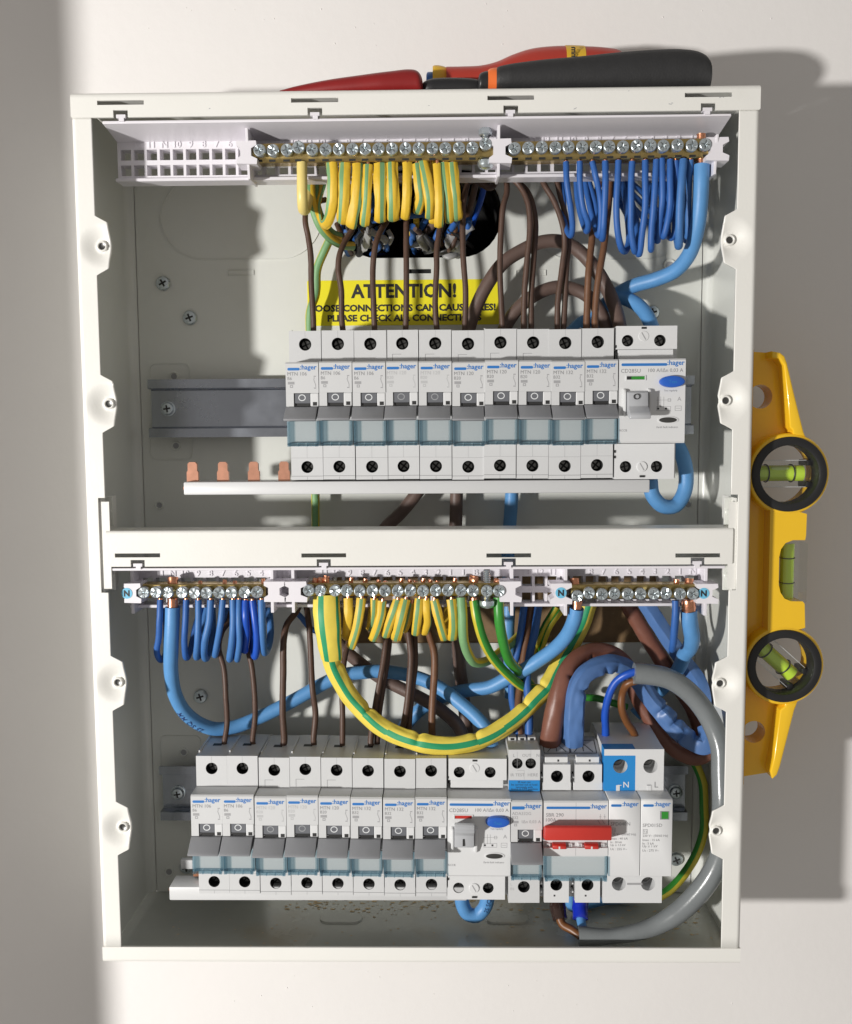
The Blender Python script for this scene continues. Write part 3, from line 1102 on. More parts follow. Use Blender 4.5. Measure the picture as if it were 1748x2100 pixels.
def make_rcd(flag, up):
    W = 34.7
    e = empty('residual_current_device', (0, 0, 0))
    b = MB()
    prof = [(17, 36), (30, 40.6), (SD - 6, 40.6), (SD - 6, 22.3), (ND - .8, 22.3), (ND, 21.5), (ND, -21.0), (ND - .8, -21.9), (SD - 6, -21.9), (SD - 6, -41.6), (30, -41.6), (17, -36)]
    b.prism(prof, 0, W, 'device_light')
    shoulder(b, .6, W - 1.6, 28.3, 40.6, [(6.6, 32.8, 3.1), (23.9, 32.8, 3.1)], 'device_light', d=SD + .4, depth=6.4)
    b.box(1.8, W - 3.2, SD - 6, SD - .4, 23.4, 28.2, 'device_light', .3, 1)
    b.box(.2, 1.2, SD - 6, SD - 5.8, 22.5, 28, 'hole_dark')
    shoulder(b, .4, W - 2.0, -41.6, -22.4, [(6.4, -34.8, 3.1), (23.2, -34.8, 3.1)], 'device_light')
    for zz in (39.0, -40.6):
        b.box(14.0, 16.8, SD + .4, SD + .46, zz, zz + 1.1, 'hole_dark')
    for zz in (25.6, 29.8, -26.5, -29.5):
        b.box(.1, .9, SD - .6, SD + .42, zz - .7, zz + .7, 'hole_dark')
    b.build('body', e, smooth=30)
    for hx, hz in ((6.6, 32.8), (23.9, 32.8)):
        term_screw(e, hx, hz, 2.7, rot=.5, lift=3.5)
    for hx, hz in ((6.4, -34.8), (23.2, -34.8)):
        term_screw(e, hx, hz, 2.7, rot=.2, lift=3.0)
    for hz in (35.2, -34.8):
        s = MB().lathe(15.2, hz, [(2.8, SD), (2.8, SD + .5), (2.6, SD + .7)], 'device_light', 22)
        c_, s_ = math.cos(2.1), math.sin(2.1)
        s.add([(15.2 + a * c_ - q * s_, -(SD + .74), hz + a * s_ + q * c_) for a, q in ((-2.2, -.3), (2.2, -.3), (2.2, .3), (-2.2, .3))], [(0, 1, 2, 3)], 'print_mid')
        s.build('blank_screw', e)
    t = MB()
    t.plate([rrect(1.1, 25.0, 18.5, 19.9, .6, 3)], ND, ND + .06, 'print_blue', back=False)
    t.text(':hager', 25.1, 18.0, ND + .07, 'print_blue', w=9.0, bold=.02)
    t.build('brand_mark', e, smooth=0)
    t = MB()
    t.text('CD285U', .9, 15.0, ND + .07, 'print_grey', w=10.2)
    t.text('100 A/I\u0394n 0,03 A', 15.2, 15.0, ND + .07, 'print_grey', w=18.2)
    t.text('Test regularly', 27.0, 4.9, ND + .07, 'print_grey', w=7, align='C')
    t.text('Earth fault indicator', 25.6, -14.0, ND + .07, 'print_grey', w=11.4, align='C')
    t.text('RCCB', .4, -15.7, ND + .07, 'print_grey', w=4)
    t.text('A', 30.6, .2, ND + .07, 'print_mid', h=2.1)
    # wiring diagram
    for xa in (20.2, 21.8, 23.4):
        t.box(xa, xa + .18, ND, ND + .06, -3.2, 2.4, 'print_mid')
    t.box(19.6, 27.5, ND, ND + .06, .6, .75, 'print_mid')
    t.plate([rect(19.8, 27.2, -5.0, -2.6), rect(20.0, 27.0, -4.8, -2.8)[::-1]], ND, ND + .06, 'print_mid', back=False)
    t.plate([rect(25.6, 27.2, -.2, 1.5), rect(25.8, 27.0, 0, 1.3)[::-1]], ND, ND + .06, 'print_mid', back=False)
    t.plate([rect(29.4, 32.8, -5.0, -2.4), rect(29.6, 32.6, -4.8, -2.6)[::-1]], ND, ND + .06, 'print_mid', back=False)
    t.box(30, 32.2, ND, ND + .06, -3.8, -3.6, 'print_mid')
    for xa in (20.1, 24.2):
        t.box(xa, xa + 1, ND, ND + .06, -4.3, -3.3, 'print_dark')
    tag(t.build('rating_print', e, smooth=0), kind='stuff')
    w = MB()
    w.plate([rect(3.3, 13.9, 11.0, 13.6), rect(3.9, 13.3, 11.4, 13.2)[::-1]], ND, ND + .5, 'device_light', back=False)
    w.box(3.9, 13.3, ND, ND + .1, 11.4, 13.2, 'hole_dark' if flag == 'window_green' else flag)
    w.box(6.4, 13.3, ND + .1, ND + .2, 11.5, 13.1, flag)
    w.build('state_window', e, smooth=0)
    k = MB()
    k.lathe(27.4, 10.2, [(1.0, ND), (1.0, ND + 2.0), (.93, ND + 2.7), (.8, ND + 3.0), (.4, ND + 3.1)], 'test_blue', 30, sx=6.6, sz=3.1)
    tb = k.build('test_button', e)
    MB().text('Test', 27.4, 9.2, ND + 3.16, 'print_blue', w=4.4, align='C', bold=.02).build('button_print', tb, smooth=0)
    g = MB()
    g.lathe(25.8, -9.8, [(1.0, ND), (1.0, ND + .3), (.9, ND + .4)], 'device_light', 26, sx=5.6, sz=2.0)
    g.lathe(25.8, -9.8, [(1.0, ND + .41), (.9, ND + .5)], 'screw_dark', 26, sx=4.7, sz=1.45)
    g.build('fault_indicator', e)
    # toggle between two guard cheeks
    c = MB()
    for xa, xb in ((1.9, 3.4), (14.8, 16.4)):
        c.prism([(ND - 1, 7.2), (ND + 2.2, 6.2), (ND + 2.8, 4.5), (ND + 2.8, -4.0), (ND + 1.6, -7.2), (ND - 1, -8.4)], xa, xb, 'device_light', .5, 2)
    c.build('toggle_guard', e)
    if up:
        k = MB().prism([(ND - 1, 8), (ND + 8.4, 12.6), (ND + 10, 11.6), (ND + 10, 7.4), (ND + 6.2, 4.4), (ND + 5.6, -2.6), (ND - 1, -5)], 3.7, 14.5, 'toggle_light', .5, 2)
        k.box(8.2, 9.3, ND + 5, ND + 6.15, -1.6, 2.4, 'hole_dark')
        for q in range(5):
            k.box(3.9, 14.3, ND + 9.6, ND + 10.2, 7.8 + q * .8, 8.1 + q * .8, 'toggle_light')
    else:
        k = MB().prism([(ND - 1, 5.8), (ND + 4.6, 4.6), (ND + 5.6, -2.6), (ND + 10.5, -6.0), (ND + 11.5, -7.4), (ND + 11, -9.2), (ND + 9, -9.2), (ND - 1, -6.0)], 3.7, 14.5, 'toggle_light', .5, 2)
        k.plate([ellipse(8.2, 2.4, 1.7, 1.5), ellipse(8.2, 2.4, 1.3, 1.1)[::-1]], ND + 5.3, ND + 5.6, 'print_dark', back=False)
        k.box(14.5, 14.62, ND + 1, ND + 6, -5, 4.4, 'hole_dark')
    k.build('toggle', e)
    return e


mat('shield_grey', (.36, .37, .39), .45, var=.02, vscale=60)  # darker grey has the shade of the upward face painted in
mat('toggle_light', (.44, .45, .47), .42, var=.02, vscale=60)
r1 = make_rcd('window_green', False)
r1.location = Vector((93.9, 0, ZU + .4)) * .001
tag(r1, 'double width residual current device with green window ending the upper row', 'RCD', 'residual current devices')
r2 = make_rcd('red_plastic', True)
r2.location = Vector((2.6, 0, lrow(2.6) - .4)) * .001
r2.rotation_euler = (0, .006, 0)
tag(r2, 'double width residual current device with red window in the lower row', 'RCD', 'residual current devices')

# ---- combined breaker with blue test strip
X = 37.0
e = empty('combined_breaker', (X, 0, lrow(X) - 1), 'narrow combined breaker with blue IR test strip between the RCD and red switch', 'breaker')
W = 17.6


_MB = MB


class Loc(_MB):            # mesh in the local frame of an Empty
    def build(self, name, parent=None, smooth=35, origin=None):
        return _MB.build(self, name, parent, smooth, Vector((0, 0, 0)))


MB = Loc
b = MB()
b.prism([(17, 38), (30, 46.5), (SD - 6, 46.5), (SD - 6, 22.3), (ND - .8, 22.3), (ND, 21.5), (ND, 6.0), (ND - 3, 6.0), (ND - 3, -8.8), (ND - 1.5, -8.8), (ND - 1.5, -21.9), (SD - 6, -21.9), (SD - 6, -42.6), (30, -42.6), (17, -36)], 0, W, 'device_plastic')
shoulder(b, 0, W, 22.5, 46.5, [(4.9, 38.6, 3.0), (12.4, 38.6, 3.0)])
shoulder(b, 0, W, -42.6, -22.1, [(8.75, -33.2, 3.4)])
b.box(0, 4.1, ND - 3, ND, -1.0, 5.98, 'device_plastic')
b.box(12.9, W, ND - 3, ND, -1.0, 5.98, 'device_light', .4, 1)
b.box(14.2, 16.4, ND, ND + .04, -.6, 1.3, 'hole_dark')
for k in range(3):
    b.box(1 + k * 5.6, 5.6 + k * 5.6, 30, 52, 46.5, 48.6, 'device_plastic', .3, 1)
    b.box(2.2 + k * 5.6, 4.4 + k * 5.6, 52, 52.1, 46.9, 48.2, 'hole_dark')
b.build('body', e, smooth=30)
for hx in (4.9, 12.4):
    term_screw(e, hx, 38.6, 2.6, lift=4.0, rot=.2 + hx)
term_screw(e, 8.75, -33.2, 2.9, lift=2.5)
i = MB()
i.box(4.2, 12.8, ND - 2.8, ND - .6, .6, 5.9, 'indicator_grey', .25, 1)
i.box(5.2, 12.3, ND - 2.7, ND - 1.4, -1.2, .7, 'hole_dark')
ind = i.build('toggle_neck', e)
MB().plate([ellipse(8.4, 3.6, 1.95, 1.75), ellipse(8.4, 3.6, 1.5, 1.3)[::-1]], ND - .62, ND - .52, 'ring_white', back=False).build('off_ring', ind, smooth=0)
lever(e, .1, 17.2, zt=-1.6, zb=-9.4, out=10)
holder(e, .4, 17.1, -22.0, -9.6)
s = MB().plate([rect(.1, W - .1, 22.6, 29.0)], SD, SD + .2, 'label_blue', back=False)
for k, tx in enumerate(('IR test can', 'be carried out at load', 'terminals with', 'device in OFF position')):
    s.text(tx, W / 2, 27.4 - k * 1.45, SD + .25, 'print_dark', w=(7, 14.5, 9.5, 15)[k], align='C')
s.build('test_strip', e, smooth=0)
t = MB()
t.plate([rrect(1.0, 7.9, 17.4, 19.2, .5, 3)], ND, ND + .06, 'print_blue', back=False)
t.text(':hager', 7.9, 17.3, ND + .07, 'print_blue', w=9.2, bold=.02)
t.build('brand_mark', e, smooth=0)
t = MB()
t.text('ADA332G', 1, 14.3, ND + .07, 'print_mid', w=10.4)
t.text('B32', 1, 12.0, ND + .07, 'print_mid', h=1.6)
t.text('I\u0394n 0,03 A', 6.4, 9.4, ND + .07, 'print_mid', w=10.4)
t.plate([rect(1.1, 4.6, 9.6, 11)], ND, ND + .05, 'print_mid', back=False)
t.plate([rect(2.2, 3.8, 7.9, 9.3), rect(2.6, 3.4, 8.3, 8.9)[::-1]], ND, ND + .05, 'print_mid', back=False)
for s_, xx, zz in (('L', 2.6, 42.4), ('OUT', 7.6, 42.4), ('N', 15.6, 42.4), ('IR TEST', 1.2, 31.2), ('HERE', 10.8, 31.2)):
    t.text(s_, xx, zz, SD + .06, 'print_mid', h=1.7)
t.text('L', 1.2, -32.4, SD + .06, 'print_faint', h=1.6)
t.text('IN', 1.0, -35.2, SD + .06, 'print_faint', h=1.6)
for xa, za, zb in ((4.8, 36, 45.5), (12.4, 41.5, 46.3), (8.7, 29.2, 34.6)):
    t.box(xa, xa + .14, SD, SD + .03, za, zb, 'print_mid')
t.box(4.8, 8.8, SD, SD + .03, 34.5, 34.65, 'print_mid')
tag(t.build('rating_print', e, smooth=0), kind='stuff')

# ---- main switch
X = 55.4
e = empty('main_switch', (X, 0, lrow(X) - 1), 'double width main switch with long red lever in the lower row', 'switch')
W = 35.2
b = MB()
b.prism([(17, 36), (30, 44.5), (46, 44.5), (59, 39.6), (SD - 7, 39.0), (SD - 7, 22.3), (ND - .8, 22.3), (ND, 21.5), (ND, 1.5), (ND - 2.5, 1.5), (ND - 2.5, -4.2), (ND, -4.2), (ND, -8.8), (ND - 1.5, -8.8), (ND - 1.5, -21.9), (SD - 7, -21.9), (SD - 7, -42.2), (30, -42.2), (17, -36)], 0, W, 'device_light')
for x0 in (0, 17.6):
    shoulder(b, x0 + 1.2, x0 + 16.2, 27.4, 38.2, [(x0 + 8.7, 31.4, 3.4)], 'device_light', depth=7)
    b.box(x0 + .6, x0 + 17.0, SD - 7, SD - 1.5, 22.6, 27.3, 'device_light', .3, 1)
    b.box(x0 + 2.2, x0 + 15.2, SD - 7, SD - 2.5, 38.3, 41.6, 'device_light', .3, 1)
    b.box(x0 + 9.2, x0 + 10.2, SD - 2.5, SD - 2.4, 39.0, 40.2, 'hole_dark')
    shoulder(b, x0 + 1.8, x0 + 15.8, -42.2, -22.3, [(x0 + 8.7, -31.8, 3.4)], 'device_light', depth=7)
    b.box(x0 + 7.2, x0 + 8.2, SD, SD + .05, -38.6, -37.6, 'hole_dark')
    for zz in (30, -32, -37):
        b.box(x0 + .2, x0 + 1.4, SD - 7, SD - 6.8, zz - 1.6, zz + 1.6, 'hole_dark')
        b.box(x0 + .1, x0 + 1.0, SD - 7, SD - 2, zz - .4, zz + .4, 'device_light')
b.box(W / 2 - .07, W / 2 + .07, ND, ND + .03, 1.6, 21.4, 'print_grey')
b.box(W / 2 - .07, W / 2 + .07, ND, ND + .03, -8.7, -4.2, 'print_grey')
for xa in (1.8, 13.9, 19.3, 31.6):
    b.box(xa, xa + 1.9, ND - 2.5, ND - 1.0, -4.0, -2.2, 'device_light')
    b.box(xa + .2, xa + 1.3, ND - 1.0, ND - .95, -3.9, -2.6, 'print_mid')
b.build('body', e, smooth=30)
# terminal shield with arrows on the upper face
s = MB()
s.prism([(40, 44.55), (40, 45.5), (46.4, 45.5), (58.6, 40.9), (58.6, 39.9), (46, 44.6)], 1.2, W - 1.4, 'shield_grey', .15, 1)
s.build('terminal_shield', e)
for hx in (8.7, 26.3):
    term_screw(e, hx, 31.4, 2.9, d=SD - 7, lift=1.2)
    term_screw(e, hx, -31.8, 2.9, d=SD - 7, lift=1.6)
MB().prism([(ND - 2, 7.0), (ND + 7.4, 12.0), (ND + 9.2, 11.2), (ND + 9.2, 4.4), (ND + 8.0, 3.7), (ND - 2, .8)], -.2, W + .4, 'red_plastic', .5, 2).build('lever', e)
for xa in (4.9, 22.6):
    k = MB().prism([(ND - 2.4, -1.8), (ND - .2, -1.9), (ND + .8, -2.8), (ND + .8, -4.6), (ND - 2.4, -4.8)], xa, xa + 7.4, 'red_plastic', .2, 1)
    k.box(xa + 3.2, xa + 4.1, ND + .8, ND + .9, -4.5, -3.0, 'device_light')
    k.build('position_flag', e)
holder(e, .4, W - .4, -22.4, -8.9)
t = MB()
t.plate([rrect(1.4, 25.4, 17.9, 19.3, .6, 3)], ND, ND + .06, 'print_blue', back=False)
t.text(':hager', 25.5, 17.4, ND + .07, 'print_blue', w=8.9, bold=.02)
t.build('brand_mark', e, smooth=0)
t = MB()
t.text('SBR 290', 1.2, 13.6, ND + .07, 'print_grey', w=9.6)
t.text('100A', 1.2, 10.8, ND + .07, 'print_grey', w=5.6)
t.text('400V~', 1.2, 8.3, ND + .07, 'print_mid', w=5)
for xa in (30.8, 33.2):
    t.box(xa, xa + .2, ND, ND + .05, 12.2, 15.0, 'print_mid')
    t.box(xa - .6, xa + .8, ND, ND + .05, 13.4, 13.6, 'print_mid')
    t.add([(xa - 1.4, -ND - .05, 11.6), (xa - 1.15, -ND - .05, 11.7), (xa + .2, -ND - .05, 9.4), (xa, -ND - .05, 9.3)], [(0, 1, 2, 3)], 'print_mid')
t.text('AC22A', 2.4, 21.95, ND - .75, 'print_faint', h=.7)
tag(t.build('rating_print', e, smooth=0), kind='stuff')
# printed arrows on the shield
t = MB()
for xa, ch in ((2.6, 'L'), (17.8, 'N')):
    zs_ = lambda d_: 45.62 - max(0, d_ - 46.4) * .377
    for (x0, d0, x1, d1) in ((xa, 47, xa + 14.6, 47), (xa, 57.5, xa + 14.6, 57.5), (xa, 47, xa, 57.5), (xa + 14.6, 47, xa + 14.6, 57.5), (xa + 2, 56.5, xa + 7.3, 49), (xa + 7.3, 49, xa + 12.6, 56.5), (xa + 7.3, 52, xa + 7.3, 56)):
        dx, dd = x1 - x0, d1 - d0
        l = math.hypot(dx, dd)
        nx, nd = -dd / l * .2, dx / l * .2
        t.add([(x_, -d_, zs_(d_)) for x_, d_ in ((x0 - nx, d0 - nd), (x1 - nx, d1 - nd), (x1 + nx, d1 + nd), (x0 + nx, d0 + nd))], [(0, 1, 2, 3)], 'print_dark')
t.build('shield_print', e, smooth=0)

# ---- surge protector with two plug-in cartridges
X = 90.8
e = empty('surge_protector', (X, 0, lrow(X) + .6), 'double width surge protector with blue N terminal ending the lower row', 'surge protector')
W = 34.8
SS = SD + 1
b = MB()
b.prism([(17, 40), (24, 47.5), (30, 48), (SS - 9, 46.2), (SS - 9, 22.0), (62, 21.9), (62, -22.6), (SS - 9, -22.6), (SS - 9, -43.0), (30, -43.0), (17, -36)], -.6, W - 2.2, 'device_light')
shoulder(b, -.6, 16.8, 22.2, 46.2, [(8.4, 36.4, 4.0)], 'label_blue', depth=9, d=SS, hm='device_plastic')
shoulder(b, 16.8, W - 2.2, 22.2, 46.2, [(25.2, 36.4, 4.0)], 'device_light', depth=9, d=SS, hm='device_plastic')
shoulder(b, -.6, W - 2.2, -43, -22.8, [(8.4, -31.8, 4.0), (24.8, -31.8, 4.0)], 'device_light', depth=9, d=SS, hm='device_plastic')
b.box(-.6, W - 2.2, SS, SS + .25, 42.6, 46.2, 'device_light')
b.box(6.2, 8.2, SS, SS + .3, 22.3, 25.6, 'device_light')
b.box(23.6, 25.8, SS, SS + .3, 22.3, 25.6, 'device_light')
b.box(13, 21.6, SS, SS + .05, -32.4, -31.2, 'print_mid')
b.build('body', e, smooth=30)
for hx, hz in ((8.0, 37.2), (24.8, 37.2), (8.0, -31.2), (24.6, -31.2)):
    term_screw(e, hx, hz, 3.0, d=SS - 9, lift=2.0, rot=.3, slot=True)
t = MB()
t.text('N', 10.2, 24.2, SS + .08, 'ring_white', h=3.3, bold=.01)
t.text('L', 27.6, 24.2, SS + .08, 'print_grey', h=3.3)
for xa, mm in ((7.0, 'ring_white'), (23.2, 'print_grey')):
    t.box(xa, xa + 2.2, SS + .31, SS + .34, 25.4, 25.8, mm)
t.build('terminal_print', e, smooth=0)
for x0, md, zz in ((.2, 'SPD040N', 8.0), (17.7, 'SPD015D', 7.2)):
    c = MB().prism([(60, 22.2), (ND - .8, 22.2), (ND, 21.4), (ND, -21.6), (60, -21.6)], x0, x0 + 17.2, 'device_light', .25, 1)
    if x0 > 10:
        c.plate([rect(x0 + 10.4, x0 + 15.4, 10.8, 15.6), rect(x0 + 11.2, x0 + 14.9, 11.2, 15.2)[::-1]], ND, ND + .05, 'print_grey', back=False)
        c.box(x0 + 11.2, x0 + 14.9, ND + .01, ND + .04, 11.2, 15.2, 'window_green')
    cart = c.build('cartridge', e)
    t = MB()
    t.plate([rrect(x0 + 1.1, x0 + 6.9, 18.0, 19.4, .6, 3)], ND, ND + .06, 'print_blue', back=False)
    t.text(':hager', x0 + 7.3, 17.5, ND + .07, 'print_blue', w=8.8, bold=.02)
    t.text(md, x0 + 1.0, zz - .6, ND + .07, 'print_grey', w=10.6)
    t.plate([rect(x0 + 1.2, x0 + 3.6, zz - 4.4, zz - 1.9), rect(x0 + 1.4, x0 + 3.4, zz - 4.2, zz - 2.1)[::-1]], ND, ND + .06, 'print_grey', back=False)
    t.text('T2', x0 + 1.6, zz - 3.8, ND + .07, 'print_grey', h=1.1)
    v = ('Imax : 40 kA', 'In : 20 kA', 'Up \u2264 1,5 kV', 'Uc : 255 V~') if x0 < 10 else ('Imax : 15 kA', 'In : 5 kA', 'Up \u2264 1 kV', 'Uc : 275 V~')
    t.text('230 V~ (50/60 Hz)', x0 + 1.0, zz - 6.6, ND + .07, 'print_grey', w=13.8)
    for k, s_ in enumerate(v):
        t.text(s_, x0 + 1.0, zz - 8.6 - 2.0 * k, ND + .07, 'print_grey', w=(9.4, 6.2, 8.2, 9.0)[k])
    tag(t.build('rating_print', cart, smooth=0), kind='stuff')
MB = _MB

# ================================================================== busbars


def busbar(name_lab, x0, x1, zt, zb, da, db, teeth, grp='comb busbars'):
    e = empty('busbar', ((x0 + x1) / 2, -da, zb), name_lab, 'busbar', grp)
    MB().box(x0, x1, da, db, zb, zt, 'device_plastic', .7, 2).build('insulating_cover', e)
    MB().box(x0 - 1.6, x0 + 1, da + 6, db - 5, (zt + zb) / 2 - .9, (zt + zb) / 2 + .7, 'copper').build('copper_end', e)
    for x, h, w in teeth:
        t = MB()
        zz = zt - .2
        lp = [(x - w / 2, zz), (x + w / 2, zz), (x + w / 2, zz + h * .5), (x + w * .4, zz + h * .56), (x + w * .4, zz + h * .9), (x + w * .25, zz + h), (x - w * .25, zz + h), (x - w * .4, zz + h * .9), (x - w * .4, zz + h * .56), (x - w / 2, zz + h * .5)]
        t.plate([lp], db - 8, db - 5.5, 'copper_dull').build('tooth', e, smooth=30)
    return e


p0, p1 = U(376, 988, 66), U(1333, 1010, 66)
teeth = [(U(x, 970, 58).x, 11.0, 6.4) for x in (397, 459, 522, 584)]
busbar('grey comb busbar with four bare copper teeth under the upper row', p0.x, p1.x, p0.z - .2, p1.z, 44, 66, teeth)
p0, p1 = U(347, 1818, 66), U(950, 1842, 66)
bb = busbar('grey comb busbar along the foot of the lower breaker row', p0.x, U(958, 1840, 66).x, p0.z - .2, p1.z - 1.5, 52, 66.4, [])
x_ = U(400, 1800, 60).x
MB().box(x_ - 2, x_ + 5, 50, 56, p0.z + 1, p0.z + 7, 'copper').build('tooth', bb)
MB().box(U(367, 1800, 50).x, U(400, 1800, 50).x, 42, 46, p0.z + .5, p0.z + 6, 'device_plastic', .4).build('cover_end', bb)

# ================================================================== terminal trays and bars
CD = 56.0      # front of the comb


def bone(px, py, w, h, d0, d1, m='tray_plastic'):
    c = U(px, py, d1)
    k = 3.83
    w, h = w / k / 2, h / k / 2
    q = [(-w, h * .98), (w * .9, h), (w * .95, h * .62), (w * .42, h * .35), (w * .42, -h * .3), (w, -h * .55), (w * .95, -h), (-w, -h * .95), (-w, -h * .55), (-w * .62, -h * .3), (-w * .62, h * .4), (-w, h * .6)]
    return MB().plate([[(c.x + a, c.z + b) for a, b in q][::-1]], d0, d1, m)


def tray(lab, x0, x1, zlip, ztop, zbot, cols, rows, hole, nums, notch, grp='terminal trays', lipx=(0, 0), gaps=()):
    e = empty('terminal_tray', ((x0 + x1) / 2, -CD, zbot), lab, 'terminal tray', grp)
    # sloping shroud
    s = MB()
    s.prism([(78, zlip), (78, zlip - 1.4), (CD, ztop - 1.0), (44, ztop - 1.0), (44, ztop), (CD, ztop + .2)], x0 + lipx[0], x1 + lipx[1], 'tray_plastic', .25, 1)
    for nx in notch:
        s.box(nx - 1.3, nx + 1.3, 76, 78.9, zlip - .6, zlip + 2.0, 'tray_plastic')
        s.box(nx - 2.6, nx + 2.2, 76, 79.2, zlip + 1.0, zlip + 2.7, 'tray_plastic')
    s.build('shroud', e)
    loops = [rect(x0, x1, zbot, ztop)]
    for cx in cols:
        for rz in rows:
            loops.append(rect(cx - hole / 2, cx + hole / 2, rz - hole / 2, rz + hole / 2)[::-1])
    g = MB().plate(loops, CD - 8, CD, 'tray_plastic')
    g.box(x0, x1, CD, CD + 4.5, zbot - .5, zbot + 1.2, 'tray_plastic', .3, 1)
    g.build('comb', e)
    n = MB()
    for cx, s_ in zip(cols, nums):
        if s_:
            n.text(s_, cx, rows[0] + hole / 2 + .75, CD + .22, 'tray_plastic', h=3.5, align='C', depth=.3, bold=.01)
    n.build('moulded_numbers', e, smooth=0)
    return e


uz = [U(850, y, d).z for y, d in ((240, 78), (281, CD), (368, CD))]
colx = [U(258, 318, CD).x + 7.13 * k for k in range(46)]
colx = [c for c in colx if c < U(1462, 318, CD).x]
rows = [U(258, 318, CD).z, U(258, 350, CD).z]
numsU = (['', '12', '11', 'N', '10', '9', '8', '7', '6', '', '', '13', 'P', '12', '11', '10', '9', '8', '7', '6', '5', '4', '3', '2', '1', '1', 'B', '', '', '', '', '13', '12', '11', '10', '9', '8', '7', '6', '5', '4', '3', '2', '1', 'N', ''] + [''] * 10)
tu = tray('white comb shaped terminal tray across the top of the upper bay', U(241, 318, CD).x, U(1466, 318, CD).x, uz[0], uz[1], uz[2],
          colx, rows, 5.7, numsU, notch_x, lipx=(0, 2))
lz = [U(850, y, d).z for y, d in ((1163, 78), (1158, CD), (1240, CD))]
colL = [U(x, 1194, CD).x for x in ()]
c0 = U(304, 1194, CD).x
colL = [c0 + 7.13 * k for k in range(45)]
colL = [c for c in colL if c < U(1440, 1194, CD).x]
rowsL = [U(850, 1193, CD).z, U(850, 1226, CD).z]
numsL = ['12', '11', 'N', '10', '9', '8', '7', '6', '5', '4', '', '13', '', '12', '11', '10', '9', '8', '7', '6', '5', '4', '3', '2', '1', '1', 'B', '', '', '', '13', '12', '11', '', '9', '8', '7', '6', '5', '4', '3', '2', '1', 'N', '', '']
tl = tray('white comb shaped terminal tray below the crossbar', U(270, 1200, CD).x, U(1448, 1200, CD).x, lz[0], lz[0] - .5, lz[2], colL, rowsL, 5.6, numsL, nb, lipx=(-3, 4))
# fins and bar clips
for px, py, w, h, tr in ((506, 312, 42, 46, tu), (1027, 309, 46, 48, tu), (1473, 305, 46, 46, tu)):
    bone(px, py, w, h, 60, 73).build('bar_clip', tr)
for px in (514, 1022, 1462):
    p = U(px, 360, 66)
    zt_ = uz[0] - 3 if px < 1400 else uz[0] - 9
    MB().prism([(50, uz[2] - 1.5), (70, uz[2] - 2.5), (72, uz[2] + 8), (74, zt_), (50, zt_)], p.x - .7, p.x + .7, 'tray_plastic', .2, 1).build('divider_fin', tu)
for px, py, w, h in ((272, 1217, 36, 42), (564, 1214, 46, 44), (607, 1214, 48, 44), (1048, 1214, 46, 44), (1152, 1218, 46, 44), (1452, 1218, 46, 42)):
    bone(px, py, w, h, 60, 73).build('bar_clip', tl)
for px, yb in ((274, 1258), (560, 1256), (603, 1256), (1050, 1262), (1160, 1262), (1446, 1262)):
    p, q = U(px, yb, 66), U(px, 1166, 66)
    MB().box(p.x - .9, p.x + .9, 48, 67, p.z, lz[0] - 1.5, 'tray_plastic', .2, 1).build('divider_fin', tl)
for px, py in ((260, 1217), (1151, 1216), (1444, 1217)):
    c = U(px, py, 73.3)
    lb = MB().lathe(c.x, c.z, [(3.0, 73.02), (3.0, 73.25)], 'label_cyan', 26)
    lb.text('N', c.x, c.z - 1.75, 73.34, 'print_dark', h=3.5, align='C', bold=.045)
    lb.build('neutral_marker', tl, smooth=0)

# bar screws: one mesh shared by all
SCREW = None


def bar_screw(parent, px, py, d=74.0, first=True):
    global SCREW
    p = U(px, py, d)
    if SCREW is None:
        b = MB()
        R = 3.25
        b.lathe(0, 0, [(R * .8, -9), (R * .8, -2.8), (R, -2.6), (R, -.6), (R * .93, -.15), (R * .86, 0)], 'zinc', 20, cap=False)
        rnd = random.Random(3)
        n = 16
        vs = [(R * .86 * math.cos(2 * math.pi * k / n), 0, R * .86 * math.sin(2 * math.pi * k / n)) for k in range(n)]
        vs += [(R * .33 * math.cos(2 * math.pi * k / n), rnd.uniform(-.25, .75), R * .42 * math.sin(2 * math.pi * k / n)) for k in range(n)]
        vs += [(0, .9, 0)]
        fs = [(k, (k + 1) % n, n + (k + 1) % n, n + k) for k in range(n)] + [(n + k, n + (k + 1) % n, 2 * n) for k in range(n)]
        b.add(vs, fs, 'zinc_bright')
        for k in range(4):
            t = k * math.pi / 2
            c, s = math.cos(t), math.sin(t)
            for tt, w, l0, l1 in ((0, .16, .5, 2.2), (math.pi / 4, .10, .9, 2.6)):
                c, s = math.cos(t + tt), math.sin(t + tt)
                q = [(l0, -w), (l1, -w), (l1, w), (l0, w)]
                b.add([(a * c - e_ * s, -.06, a * s + e_ * c) for a, e_ in q], [(0, 1, 2, 3)], 'screw_dark' if tt == 0 else 'zinc')
        SCREW = b.build('clamp_screw', None, smooth=20, origin=Vector((0, 0, 0)))
        o = SCREW
    else:
        o = SCREW.copy()
        COL.objects.link(o)
    o.parent = parent
    o.location = p * .001 - parent.location
    o.rotation_euler = (random.uniform(-.08, .08), random.uniform(0, 6.28), random.uniform(-.08, .08))
    return o


